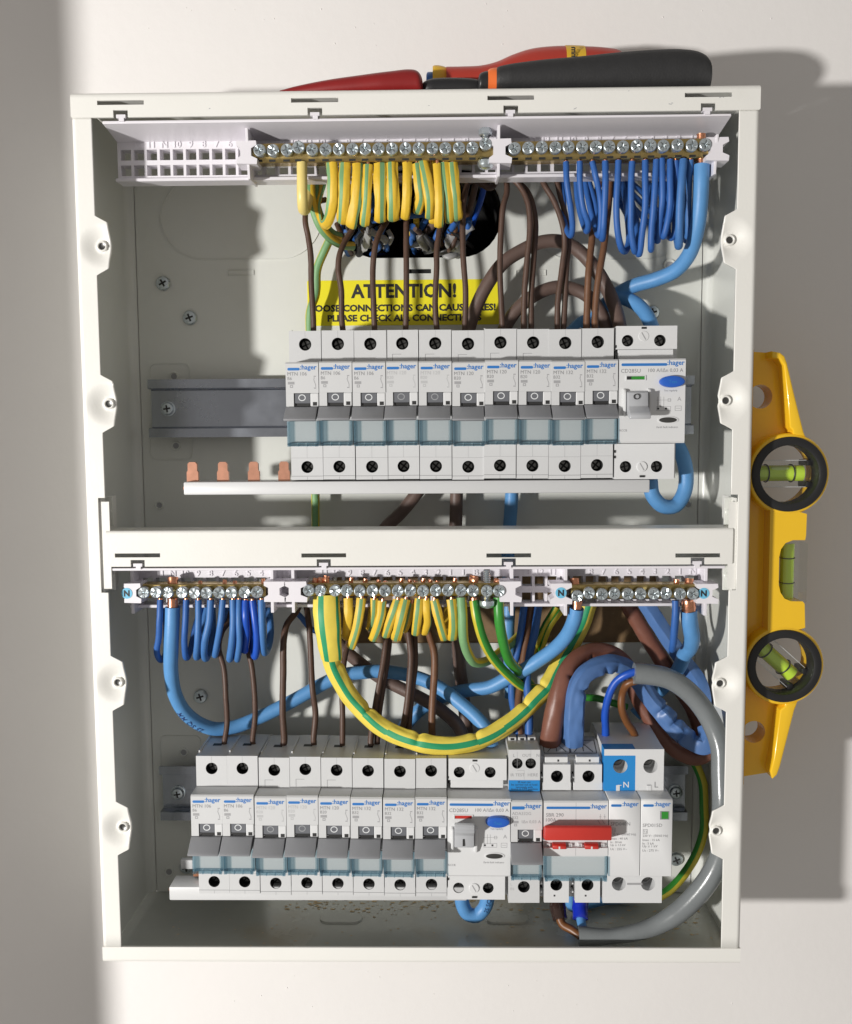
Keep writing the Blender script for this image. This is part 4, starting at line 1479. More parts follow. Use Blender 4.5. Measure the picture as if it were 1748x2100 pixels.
def bar(lab, xs, ys, xa, xb, grp, d0=59.5, d1=69.0, zoff=(-6.5, 3.0), kinks=()):
    pa, pb = U(xa, ys[0], 68), U(xb, ys[-1], 68)
    zc = (pa.z + pb.z) / 2
    e = empty('terminal_bar', ((pa.x + pb.x) / 2, -d0, zc + zoff[0]), lab, 'terminal bar', grp)
    n = len(xs)
    b = MB()
    z0, z1 = zoff
    tilt = (pb.z - pa.z)
    prof = [(d0, z0 + .4), (d0 + .4, z0), (d1 - 2.2, z0), (d1 - .6, z0 + 1.2), (d1, z0 + 2.6), (d1, z1 - .5), (d1 - .5, z1), (d0, z1)]
    vs = [(pa.x, -d, pa.z + z) for d, z in prof] + [(pb.x, -d, pb.z + z) for d, z in prof]
    k = len(prof)
    b.add(vs, [list(range(k)), list(range(k, 2 * k))[::-1]] + [(i, k + i, k + (i + 1) % k, (i + 1) % k) for i in range(k)], 'brass')
    b.build('bar_body', e, smooth=30)
    for i, x in enumerate(xs):
        y = ys[0] + (ys[-1] - ys[0]) * (x - xs[0]) / (xs[-1] - xs[0])
        y += kinks[i] if i < len(kinks) else random.uniform(-.8, .8)
        bar_screw(e, x, y, d=74 + random.uniform(-.8, .8))
        # wire holes along the lower lip
        p = U(x, y, 67)
        hz = pa.z + tilt * (p.x - pa.x) / (pb.x - pa.x) + z0 + 1.3
        h = MB().plate([rect(p.x - 1.7, p.x + 1.7, hz - 1.1, hz + .9)], d1 - .9, d1 - .55, 'hole_dark', back=False)
        h.build('wire_hole', e, smooth=0)
    return e


UEX = (532, 559, 588, 612, 640, 668, 695, 723, 749, 777, 804, 832, 859, 887, 914, 942, 969, 996)
ue = bar('long brass earth bar with eighteen screws in the upper tray', UEX, (307, 302), 519, 1013, 'brass terminal bars', kinks=(0, 0, 0, -5) + (0,) * 13 + (-8,))
UNX = (1056, 1084, 1112, 1140, 1167, 1195, 1223, 1251, 1279, 1307, 1335, 1362, 1391, 1420, 1448)
un = bar('brass neutral bar with blue wires at the right of the upper tray', UNX, (303, 296), 1043, 1462, 'brass terminal bars')
LNX = (294, 319, 343, 372, 398, 423, 449, 474, 501, 527)
ln = bar('brass neutral bar with blue wires at the left of the lower tray', LNX, (1216, 1216), 286, 546, 'brass terminal bars', zoff=(-3.0, 5.0))
LEX = (633, 657, 687, 711, 738, 764, 790, 816, 842, 868, 894, 919, 946, 971, 999, 1024)
le = bar('brass earth bar with striped sleeves in the middle of the lower tray', LEX, (1212, 1212), 623, 1036, 'brass terminal bars', zoff=(-3.0, 4.5))
LRX = (1185, 1209, 1236, 1261, 1289, 1315, 1342, 1367, 1396, 1422)
lr = bar('brass neutral bar with N markers at the right of the lower tray', LRX, (1219, 1218), 1171, 1434, 'brass terminal bars', zoff=(-3.0, 5.5), kinks=(4, -2))
# the two larger earth studs
for px, y0, y1, yh, root in ((996, 262, 345, 338, ue), (999, 1168, 1240, 1236, le)):
    a, c = U(px, y0, 66), U(px, y1, 66)
    b = MB()
    n, k = 0, 0
    pts = []
    zz = a.z
    vs, fs = [], []
    rings = []
    while zz > c.z:
        rings.append((2.1 if k % 2 else 1.75, zz))
        zz -= .55
        k += 1
    for r_, z_ in rings:
        for j in range(12):
            t = 2 * math.pi * j / 12
            vs.append((a.x + r_ * math.cos(t), a.y + r_ * math.sin(t), z_))
    for i in range(len(rings) - 1):
        for j in range(12):
            fs.append((i * 12 + j, i * 12 + (j + 1) % 12, (i + 1) * 12 + (j + 1) % 12, (i + 1) * 12 + j))
    b.add(vs, fs, 'zinc')
    hd = U(px, yh, 66)
    vs = []
    for r_, z_ in ((4.2, 1.6), (4.4, .6), (4.2, -1.0), (3.2, -2.2), (1.2, -2.9)):
        for j in range(18):
            t = 2 * math.pi * j / 18
            vs.append((hd.x + r_ * math.cos(t), hd.y - 1.5 + r_ * math.sin(t), hd.z + z_))
    fs = [(i * 18 + j, i * 18 + (j + 1) % 18, (i + 1) * 18 + (j + 1) % 18, (i + 1) * 18 + j) for i in range(4) for j in range(18)] + [list(range(72, 90)), list(range(18))]
    b.add(vs, fs, 'zinc_bright')
    if root is ue:
        h2 = U(px, 270, 66)
        vs = []
        for r_, z_ in ((3.2, 2.0), (3.6, 1.4), (3.6, -1.6), (3.0, -2.2)):
            for j in range(6):
                t = 2 * math.pi * j / 6
                vs.append((h2.x + r_ * math.cos(t), h2.y + r_ * math.sin(t), h2.z + z_))
        fs = [(i * 6 + j, i * 6 + (j + 1) % 6, (i + 1) * 6 + (j + 1) % 6, (i + 1) * 6 + j) for i in range(3) for j in range(6)] + [list(range(6))]
        b.add(vs, fs, 'zinc')
    b.build('earth_stud', root, smooth=30)

# ================================================================== wires
WN = [0]


def wire(pts, r, m, lab, cat='wire', grp=None, name='wire', ends=(), sharp=50, **k):
    b = MB()
    WN[0] += 1
    rm = (max(r) if isinstance(r, (list, tuple)) else r) * 1.08 + TH + .4      # keep it inside the steel box
    pts = [Vector((min(max(p.x, BX0 + rm), BX1 - rm), p.y, max(p.z, BZ0 + rm))) for p in pts]
    if len(pts) > 3 and cat == 'wire':      # small hand-made unevenness
        jr = random.Random(WN[0])
        pts = pts[:1] + [p + Vector((jr.gauss(0, .28), jr.gauss(0, .5), jr.gauss(0, .5))) for p in pts[1:-1]] + pts[-1:]
        k.setdefault('wrinkle', .05)
        k.setdefault('wfreq', .18)
    tube(b, pts, r, m, seed=WN[0], **k)
    o = b.build(name, None, smooth=sharp)
    tag(o, lab, cat, grp)
    for q, rr in ends:     # bare copper at the end of the wire
        c = MB()
        tube(c, q, rr, 'copper', sides=8, wrinkle=.12, wfreq=1.2, step=.8)
        c.build('copper_end', o, smooth=50)
    return o


def R_(f, *pts):
    return [f(*p) for p in pts]


# --- upper brown tails into the breakers
GB = 'brown wires into the upper breakers'
br = [
    R_(B, (270, 1062, 30), (205, 1075, 36), (160, 1110, 42), (148, 1190, 46), (160, 1280, 47), (178, 1400, 47), (180, 1600, 47), (192, 1780, 47), (196, 1890, 47)),
    R_(B, (455, 1160, 34), (430, 1245, 38), (390, 1310, 42), (358, 1400, 45), (352, 1490, 46), (370, 1620, 47), (378, 1780, 47), (379, 1890, 47)),
    R_(B, (680, 1140, 34), (640, 1205, 38), (600, 1270, 42), (570, 1360, 45), (560, 1500, 46), (566, 1700, 47), (574, 1890, 47)),
    R_(B, (770, 1100, 36), (770, 1200, 40), (769, 1400, 45), (766, 1650, 47), (766, 1890, 47)),
    R_(B, (1000, 1120, 36), (985, 1230, 40), (967, 1350, 44), (955, 1500, 46), (951, 1700, 47), (960, 1890, 47)),
    R_(B, (1150, 960, 36), (1125, 1060, 40), (1120, 1200, 44), (1128, 1400, 46), (1134, 1650, 47), (1132, 1890, 47)),
    R_(B, (1385, 900, 40), (1395, 1010, 44), (1372, 1100, 46), (1355, 1250, 47), (1350, 1480, 47), (1364, 1700, 47), (1370, 1890, 47)),
    R_(B, (1400, 910, 42), (1470, 975, 44), (1520, 1080, 46), (1535, 1220, 47), (1522, 1430, 47), (1502, 1640, 48), (1498, 1890, 47)),
    R_(B, (1440, 930, 36), (1530, 1030, 40), (1565, 1180, 42), (1562, 1380, 44), (1548, 1640, 45), (1545, 1890, 46)),
    R_(C, (200, 900, 40), (230, 965, 43), (290, 1060, 46), (335, 1190, 47), (355, 1330, 47), (335, 1500, 47), (314, 1700, 47), (308, 1890, 47)),
    R_(C, (300, 920, 38), (325, 1020, 40), (360, 1170, 43), (378, 1320, 44), (370, 1470, 45), (352, 1680, 46), (345, 1890, 46)),
    R_(C, (580, 920, 34), (560, 1010, 36), (535, 1150, 40), (525, 1300, 43), (505, 1500, 45), (492, 1700, 46), (487, 1890, 46)),
    R_(C, (635, 920, 34), (630, 1060, 36), (620, 1200, 40), (595, 1360, 43), (568, 1520, 45), (548, 1700, 46), (540, 1890, 46)),
]
into = ['first', 'second', 'third', 'fourth', 'fifth', 'sixth', 'seventh', 'eighth', 'eighth', 'ninth', 'ninth', 'tenth', 'tenth']
pair = {7: 'left one of two brown wires', 8: 'right one of two brown wires', 9: 'left one of two brown wires', 10: 'right one of two brown wires', 11: 'left one of two lighter brown wires', 12: 'right one of two lighter brown wires'}
for i, p in enumerate(br):
    wire(p, 1.62 if i < 11 else 1.9, 'brown_light' if i > 10 else 'brown_wire', '%s into the top of the %s upper breaker' % (pair.get(i, 'single brown wire'), into[i]), grp=GB)

# --- thick brown tails looping in the upper bay
big1 = R_(B, (1140, 1930, 20), (1190, 1760, 22), (1265, 1600, 24), (1370, 1455, 25), (1490, 1375, 25), (1610, 1325, 25), (1728, 1322, 25)) + R_(C, (430, 1370, 25), (525, 1465, 26), (605, 1590, 28), (668, 1740, 32), (705, 1900, 38))
o = wire(big1, 3.95, 'brown_cable', 'thick brown cable arching highest over the right of the upper breakers', 'cable', 'thick brown cables', 'cable', sides=18)
wrap_text(MB(), '25 SQ MM', big1, 3.95, 150, 20, 3.0, 'brown_wire').build('cable_print', o, smooth=0)
big2 = R_(B, (1340, 1940, 18), (1390, 1840, 19), (1450, 1750, 20), (1540, 1670, 21), (1630, 1622, 21), (1720, 1603, 21)) + R_(C, (430, 1622, 21), (510, 1670, 22), (570, 1750, 24), (625, 1880, 28))
wire(big2, 3.9, 'brown_cable', 'thick brown cable in the lower arch behind the upper right breakers', 'cable', 'thick brown cables', 'cable', sides=18)

# --- thick light blue tails, upper bay
t1 = R_(C, (1203, 845, 64), (1200, 950, 64), (1193, 1090, 62), (1172, 1250, 57), (1125, 1400, 48), (1040, 1500, 39), (920, 1555, 31), (790, 1592, 25), (690, 1640, 20), (600, 1720, 17), (520, 1830, 15))
o = wire(t1, 4.15, 'blue_cable', 'thick light blue cable sweeping left from the upper neutral bar', 'cable', 'thick blue cables', 'cable', sides=18,
         ends=[(R_(C, (1203, 860, 64), (1204, 800, 64), (1204, 770, 64)), 3.1), (R_(C, (1200, 700, 63), (1200, 655, 63)), 2.4)])
wire(R_(C, (650, 1650, 20), (720, 1670, 22), (800, 1710, 27), (860, 1775, 34), (905, 1880, 42)), 4.1, 'blue_cable', 'short thick light blue cable dropping into the upper residual current device', 'cable', 'thick blue cables', 'cable', sides=18)
wire(R_(C, (380, 1900, 10), (470, 1820, 12), (560, 1810, 12), (640, 1900, 12)), 4.0, 'blue_cable', 'light blue cable glimpsed behind the tenth upper breaker', 'cable', 'thick blue cables', 'cable', sides=16)
lp = R_(F, (690, 640, 30), (790, 760, 38), (828, 880, 42), (822, 1000, 43), (770, 1080, 44), (700, 1080, 46), (645, 1020, 47), (632, 930, 48))
wire(lp, 4.2, 'blue_cable', 'thick blue cable looping under the upper residual current device', 'cable', 'thick blue cables', 'cable', sides=18)

# --- wires running behind the upper row down to the lower bay
gy = [('pvc_green', -40, 60), ('pvc_green', 170, 250)]
wire(R_(B, (300, 1300, 22), (255, 1390, 20), (225, 1500, 16), (205, 1640, 13), (178, 1760, 12), (170, 1900, 12)) + R_(Ee, (200, 600, 12), (205, 1130, 14), (205, 1350, 14), (200, 1500, 14)), 2.55, 'pvc_yellow',
     'long green and yellow earth wire running down behind the upper breakers', grp='green and yellow earth wires', stripes=[('sleeve_green', -50, 50), ('sleeve_green', 150, 230)], sides=16)
wire(R_(Ee, (1000, 900, 14), (830, 1140, 16), (740, 1250, 16), (640, 1350, 16), (560, 1480, 16)), 3.9, 'brown_cable', 'thick brown cable slanting down above the crossbar', 'cable', 'thick brown cables', 'cable', sides=16)
wire(R_(Ee, (1085, 900, 14), (1082, 1130, 14), (1076, 1350, 14), (1072, 1500, 14)), 3.9, 'brown_cable', 'thick brown cable hanging straight above the crossbar', 'cable', 'thick brown cables', 'cable', sides=16)
wire(R_(Ee, (1435, 900, 14), (1424, 1140, 14), (1410, 1350, 14), (1400, 1500, 14)) + R_(H, (1405, 450, 14), (1400, 600, 14), (1415, 800, 14), (1420, 1000, 14)), 4.0, 'blue_cable', 'thick blue cable passing straight down behind the crossbar', 'cable', 'thick blue cables', 'cable', sides=16)

# --- upper blue neutral loops
GN = 'blue neutral wires of the upper bar'
bl = [
    [(362, 830, 66), (366, 960, 67), (380, 1120, 65), (398, 1230, 60), (388, 1275, 54), (362, 1220, 46), (345, 1080, 40), (332, 940, 36)],
    [(447, 825, 66), (455, 960, 67), (472, 1110, 65), (492, 1210, 61), (488, 1262, 55), (462, 1200, 46), (438, 1060, 40), (424, 940, 36)],
    [(525, 828, 66), (545, 920, 67), (570, 1050, 64), (578, 1180, 60), (568, 1275, 55), (540, 1240, 48), (508, 1080, 42), (480, 940, 36)],
    [(605, 825, 66), (608, 960, 67), (602, 1120, 66), (595, 1250, 62), (590, 1300, 56), (560, 1240, 48), (545, 1090, 42), (500, 940, 36)],
    [(687, 820, 66), (680, 960, 67), (676, 1110, 66), (685, 1250, 63), (702, 1365, 58), (728, 1395, 52), (745, 1330, 46), (742, 1180, 42), (730, 1050, 38), (705, 940, 34)],
    [(772, 828, 66), (768, 960, 67), (766, 1110, 66), (775, 1260, 63), (785, 1385, 57), (800, 1340, 48), (800, 1180, 40), (760, 1040, 35), (730, 930, 32)],
    [(853, 820, 66), (855, 960, 67), (852, 1110, 66), (840, 1260, 63), (820, 1395, 57), (800, 1370, 50), (790, 1240, 44), (770, 1100, 38), (700, 960, 32)],
    [(922, 815, 66), (912, 960, 67), (902, 1110, 66), (893, 1260, 63), (884, 1365, 58), (895, 1320, 50), (905, 1180, 42), (890, 1020, 36), (860, 940, 32)],
    [(957, 808, 66), (957, 930, 67), (950, 1070, 65), (942, 1180, 62), (935, 1310, 56), (922, 1290, 50), (915, 1150, 42), (880, 1000, 34)],
    [(1007, 815, 66), (1010, 940, 67), (1008, 1070, 66), (990, 1190, 62), (968, 1290, 57), (960, 1270, 52), (970, 1150, 42), (940, 960, 34)],
    [(1042, 820, 65), (1052, 950, 64), (1045, 1150, 58), (1032, 1270, 55), (1012, 1300, 51), (995, 1260, 46), (1000, 1130, 40), (980, 960, 34)],
    [(1090, 815, 66), (1082, 960, 68), (1074, 1110, 67), (1068, 1250, 64), (1068, 1355, 58), (1050, 1300, 50), (1040, 1150, 42), (1030, 960, 36)],
    [(1133, 810, 65), (1132, 960, 62), (1122, 1120, 57), (1112, 1280, 52), (1100, 1320, 47), (1090, 1200, 40), (1080, 960, 34)],
]
for i, q in enumerate(bl):
    r = 1.75 if i not in (0, 1, 2) else 1.62
    if i == 11:
        r = 2.15
    a = q[0]
    wire(R_(C, *q), r, 'blue_pale' if i > 10 else 'blue_wire', 'blue wire looping under the upper neutral bar, %s from the left' % ORD[i], grp=GN,
         ends=[(R_(C, (a[0], a[1] + 8, a[2]), (a[0], a[1] - 25, a[2])), 1.15)])

# --- upper striped earth sleeves
GS = 'striped earth sleeves of the upper bar'
g1 = [('sleeve_green', -28, 28)]


def gs(off, wd=24):
    return [('sleeve_green', off - wd, off + wd)]


wire(R_(B, (124, 832, 66), (124, 960, 67), (126, 1060, 66), (130, 1118, 62), (140, 1132, 58), (158, 1080, 48), (165, 1000, 40)), 2.85, 'pale_yellow', 'plain pale yellow sleeve hanging leftmost from the upper earth bar', 'sleeved wire', GS, 'sleeved_wire', flat=.85, wrinkle=.03)
us = [   # path, half width, stripe offset
    ([(310, 830, 66), (318, 960, 67), (312, 1090, 64), (290, 1180, 58), (255, 1215, 50), (222, 1120, 44), (232, 1020, 38), (246, 960, 34)], 2.6, 55),
    ([(392, 835, 66), (388, 960, 68), (382, 1080, 66), (375, 1190, 60), (372, 1200, 54)], 2.7, 30),
    ([(468, 838, 66), (466, 960, 68), (455, 1080, 66), (428, 1225, 60)], 2.6, -60),
    ([(534, 845, 66), (528, 960, 68), (522, 1080, 66), (508, 1215, 60)], 2.3, 15),
    ([(608, 836, 66), (608, 960, 68), (609, 1080, 66), (608, 1190, 60)], 2.75, -25),
    ([(680, 832, 66), (684, 960, 68), (688, 1080, 66), (690, 1182, 60)], 2.75, 25),
    ([(775, 830, 66), (776, 960, 68), (772, 1070, 66), (762, 1175, 60)], 2.1, 160),
    ([(836, 838, 66), (850, 960, 68), (860, 1060, 65), (838, 1140, 58)], 2.3, 0),
    ([(872, 815, 66), (902, 960, 69), (918, 1060, 68), (918, 1170, 60)], 2.5, 20),
    ([(920, 835, 64), (945, 960, 65), (955, 1080, 62), (940, 1200, 56)], 2.2, 150),
    ([(962, 838, 67), (970, 960, 69), (975, 1080, 68), (972, 1225, 62)], 2.1, -70),
    ([(1005, 832, 66), (1018, 960, 68), (1030, 1080, 66), (1038, 1195, 60)], 2.3, 25),
    ([(1056, 832, 66), (1068, 960, 68), (1080, 1060, 66), (1085, 1180, 60)], 2.3, 10),
]
for i, (q, w, off) in enumerate(us):
    x, y, d = q[-1]
    if len(q) < 7:   # the sleeve turns back under and runs up behind the tray
        q = q + [(x + 6, y - 20, d - 7), (x + 8, y - 90, 42), (x + 4, y - 200, 36), (x, 960, 32)]
    a = q[0]
    wire(R_(B, *q), w * 1.14, 'sleeve_yellow', 'striped earth sleeve under the upper earth bar, %s from the left' % ORD[i], 'sleeved wire', GS, 'sleeved_wire',
         flat=.4, lens=.6, stripes=gs(off), wrinkle=.22, wfreq=.07, sides=32, sharp=32, ends=[(R_(B, (a[0], a[1] + 10, a[2]), (a[0], a[1] - 22, a[2])), 1.1)])
wire(R_(B, (178, 960, 40), (180, 1040, 44), (200, 1130, 46), (240, 1230, 44), (300, 1300, 38), (370, 1340, 30), (440, 1350, 18)), 2.5, 'sleeve_yellow', 'loose striped earth wire curling into the wall opening', 'sleeved wire', GS, 'sleeved_wire', flat=.7, stripes=gs(40, 30), sides=18)
wire(R_(B, (205, 965, 36), (208, 1060, 40), (240, 1170, 40), (300, 1260, 34), (360, 1290, 24)), 2.3, 'sleeve_yellow', 'second striped earth wire curling behind the loose one at the wall opening', 'sleeved wire', GS, 'sleeved_wire', flat=.7, stripes=gs(-40, 30), sides=18)

# --- cables coming through the wall opening
GH = 'cables in the wall opening'
hc = [
    ([(370, 1180, 20), (372, 1290, 16), (400, 1380, 8), (440, 1420, -20)], 1.6, 'blue_wire', 'thin blue wire at the left end of the wall opening'),
    ([(560, 1020, 24), (545, 1150, 22), (490, 1260, 14), (430, 1320, -15)], 1.7, 'blue_wire', 'blue wire slanting into the left of the wall opening'),
    ([(480, 1190, 18), (500, 1280, 12), (470, 1400, 0), (440, 1440, -30)], 2.4, 'black_plastic', 'short black wire at the left of the wall opening'),
    ([(340, 1210, 26), (372, 1290, 18), (420, 1370, 6), (450, 1410, -20)], 1.6, 'brown_wire', 'brown wire curling into the left of the wall opening'),
    ([(620, 1230, 20), (560, 1300, 12), (500, 1350, -5), (470, 1390, -40)], 2.0, 'brown_cable', 'grey brown wire in the left bundle of the wall opening'),
    ([(655, 1250, 14), (680, 1290, 12), (655, 1345, 8), (600, 1350, -10)], 1.5, 'grey_sheath', 'curled strip of grey sheath in the wall opening'),
    ([(560, 1340, 10), (520, 1330, 8), (480, 1360, 0), (440, 1400, -30)], 2.6, 'grey_sheath', 'torn grey sheath in the left bundle of the wall opening'),
    ([(900, 1170, 20), (850, 1250, 14), (800, 1285, 2), (770, 1310, -40)], 2.1, 'blue_wire', 'blue wire slanting into the middle of the wall opening'),
    ([(960, 1190, 22), (900, 1260, 14), (850, 1290, 2), (820, 1310, -40)], 2.3, 'brown_cable', 'brown wire slanting into the middle of the wall opening'),
    ([(830, 1150, 26), (830, 1230, 18), (800, 1280, 4), (780, 1310, -40)], 1.7, 'sleeve_yellow', 'yellow wire end in the middle of the wall opening'),
    ([(800, 1330, 6), (860, 1340, 10), (900, 1330, 8), (910, 1300, -5)], 2.6, 'grey_sheath', 'torn grey sheath in the middle of the wall opening'),
    ([(1000, 1380, 4), (1040, 1400, 8), (1080, 1395, 6), (1100, 1420, -8)], 2.6, 'grey_sheath', 'torn grey sheath lying on the right lip of the wall opening'),
    ([(1080, 1190, 26), (1060, 1290, 18), (1020, 1350, 6), (1000, 1390, -30)], 2.0, 'brown_light', 'brown wire in the right bundle of the wall opening'),
    ([(1160, 1180, 22), (1140, 1270, 16), (1080, 1360, 4), (1040, 1400, -30)], 2.0, 'blue_wire', 'blue wire in the right bundle of the wall opening'),
    ([(1080, 1180, 30), (1050, 1240, 24), (1010, 1290, 12), (980, 1320, -20)], 1.9, 'blue_wire', 'short blue wire left of the right bundle in the wall opening'),
    ([(560, 1190, 30), (690, 1175, 34), (800, 1165, 34), (900, 1150, 30)], 1.8, 'blue_wire', 'blue wire running level beneath the striped sleeves'),
    ([(1200, 960, 26), (1180, 1060, 22), (1150, 1160, 10), (1130, 1250, -30)], 1.9, 'brown_wire', 'dark brown wire dropping into the right of the wall opening'),
    ([(1255, 970, 22), (1230, 1060, 16), (1190, 1180, 4), (1160, 1270, -30)], 1.8, 'blue_deep', 'dark blue wire dropping into the right of the wall opening'),
    ([(1120, 960, 30), (1200, 955, 26), (1290, 965, 22), (1330, 940, 18)], 2.1, 'brown_wire', 'brown wire running level along the top of the wall opening'),
    ([(640, 1210, 24), (610, 1280, 16), (590, 1330, -10)], 1.5, 'blue_wire', 'thin blue wire in the centre of the left bundle in the opening'),
]
for q, r, m, lab in hc:
    wire(R_(B, *q), r, m, lab, 'wire', GH, wrinkle=.25 if m == 'grey_sheath' else 0, flat=.5 if m == 'grey_sheath' else 1)
tr = random.Random(11)
tangle = MB()
tm = ['black_plastic', 'grey_sheath', 'blue_wire', 'brown_cable', 'grey_sheath', 'brown_wire', 'black_plastic', 'blue_wire']
for k in range(34):
    cx = (480, 560, 880, 1010, 1070)[k % 5] + tr.uniform(-70, 70)
    y0 = tr.uniform(1170, 1290)
    q = [(cx + tr.uniform(-60, 60), y0, tr.uniform(14, 28)), (cx + tr.uniform(-50, 50), y0 + tr.uniform(30, 90), tr.uniform(8, 20)), (cx + tr.uniform(-60, 60), y0 + tr.uniform(60, 130), tr.uniform(0, 10)), (cx + tr.uniform(-60, 60), min(1400, y0 + tr.uniform(80, 150)), -40)]
    m = tm[k % 8]
    tube(tangle, R_(B, *q), tr.uniform(1.0, 2.0) if m != 'grey_sheath' else tr.uniform(1.6, 3.0), m, wrinkle=.3 if m == 'grey_sheath' else .08, flat=.35 if m == 'grey_sheath' else 1, seed=k)
tag(tangle.build('cable_tangle', None, smooth=50), 'tangle of stripped cable ends in the wall opening', 'cable ends', kind='stuff')
# dark blue wires bundled behind the upper neutral loops
for i, q in enumerate([[(650, 960, 26), (720, 1040, 22), (800, 1130, 16), (900, 1230, 12), (1010, 1300, 10)], [(700, 950, 22), (800, 1060, 18), (900, 1160, 14), (1000, 1230, 12)],
                       [(760, 950, 20), (850, 1040, 16), (930, 1130, 12), (1010, 1200, 10)], [(620, 970, 30), (690, 1060, 28), (745, 1180, 26), (760, 1290, 24)]]):
    wire(R_(C, *q), 1.7, 'blue_wire', 'blue wire slanting in shade behind the upper neutral loops, %s from the left' % ORD[i], grp='blue wires behind the neutral loops')

# --- lower left blue loops
GL = 'blue neutral wires of the lower left bar'
ll = [
    ([(470, 395, 65), (466, 500, 66), (452, 640, 64), (452, 720, 60), (468, 765, 55), (492, 745, 48), (505, 640, 40), (500, 450, 34)], 1.75, 'blue_wire'),
    ([(630, 395, 65), (626, 520, 66), (621, 660, 64), (625, 745, 58), (645, 755, 52), (662, 690, 44), (690, 560, 38), (725, 440, 33)], 1.75, 'blue_wire'),
    ([(706, 395, 65), (703, 520, 66), (697, 660, 64), (693, 755, 58), (705, 750, 52), (725, 660, 42), (745, 540, 37), (760, 440, 33)], 1.85, 'blue_pale'),
    ([(782, 395, 65), (772, 520, 66), (755, 650, 64), (742, 745, 58), (760, 755, 52), (785, 680, 44), (795, 560, 38), (790, 440, 33)], 2.0, 'blue_pale'),
    ([(857, 395, 65), (848, 520, 66), (830, 620, 63), (812, 730, 57), (825, 700, 48), (850, 590, 40), (890, 440, 33)], 1.8, 'blue_pale'),
    ([(920, 395, 65), (918, 520, 67), (912, 650, 65), (900, 765, 58), (912, 740, 50), (928, 600, 40), (935, 440, 34)], 1.95, 'blue_pale'),
    ([(958, 395, 65), (962, 520, 68), (957, 660, 66), (944, 768, 58), (955, 740, 50), (975, 600, 40), (985, 440, 34)], 1.7, 'blue_pale'),
    ([(998, 400, 65), (1000, 500, 66), (1003, 600, 64), (990, 702, 57), (998, 680, 50), (1012, 560, 40), (1010, 440, 34)], 2.1, 'blue_deep'),
    ([(1040, 400, 65), (1052, 520, 67), (1063, 640, 65), (1060, 735, 58), (1048, 700, 48), (1040, 560, 40), (1040, 440, 34)], 2.0, 'blue_deep'),
    ([(1096, 395, 65), (1100, 520, 66), (1106, 640, 64), (1118, 725, 58), (1138, 705, 50), (1147, 600, 42), (1140, 440, 34)], 2.1, 'blue_pale'),
]
for i, (q, r, m) in enumerate(ll):
    a = q[0]
    wire(R_(G, *q), r, m, 'thin blue wire looping under the lower left bar, %s from the left' % ORD[i], grp=GL, ends=[(R_(G, (a[0], a[1] + 10, a[2]), (a[0], a[1] - 12, a[2])), 1.3)] + ([(R_(G, (a[0] + 10, 300, 65), (a[0] + 12, 265 + 8 * (i % 3), 64)), 1.2)] if i in (2, 4, 5, 9) else []))
t2 = R_(G, (545, 440, 64), (542, 560, 64), (536, 700, 62), (536, 840, 58), (560, 980, 52), (620, 1090, 46), (710, 1162, 40), (810, 1195, 35), (920, 1185, 31), (1050, 1138, 28), (1200, 1068, 26), (1350, 988, 25), (1500, 905, 24), (1620, 858, 24)) + R_(H, (500, 845, 24), (620, 838, 24), (750, 855, 25), (880, 892, 27), (1000, 955, 31), (1110, 1040, 36), (1210, 1130, 41), (1275, 1215, 45), (1300, 1300, 46))
o = wire(t2, 4.1, 'blue_cable', 'thick light blue cable from the lower left bar swooping across the lower bay', 'cable', 'thick blue cables', 'cable', sides=18,
         ends=[(R_(G, (545, 450, 64), (545, 385, 64)), 3.0), (R_(G, (547, 305, 64), (546, 255, 63)), 2.9)])
wrap_text(MB(), '25 SQ MM', t2, 4.1, 66, 12, 3.8, 'print_navy', flip=True).build('cable_print', o, smooth=0)
t3 = R_(I, (428, 445, 64), (412, 520, 62), (370, 610, 56), (300, 690, 48), (200, 765, 41), (90, 835, 36), (0, 880, 32)) + R_(H, (1290, 935, 28), (1180, 952, 24), (1080, 970, 19), (960, 1010, 15), (850, 1080, 13), (760, 1180, 12), (700, 1290, 12))
wire(t3, 4.1, 'blue_cable', 'thick light blue cable sweeping left from the lower right neutral bar', 'cable', 'thick blue cables', 'cable', sides=18,
     ends=[(R_(I, (428, 450, 64), (430, 400, 64)), 2.8), (R_(I, (416, 310, 64), (414, 262, 63)), 2.6)])

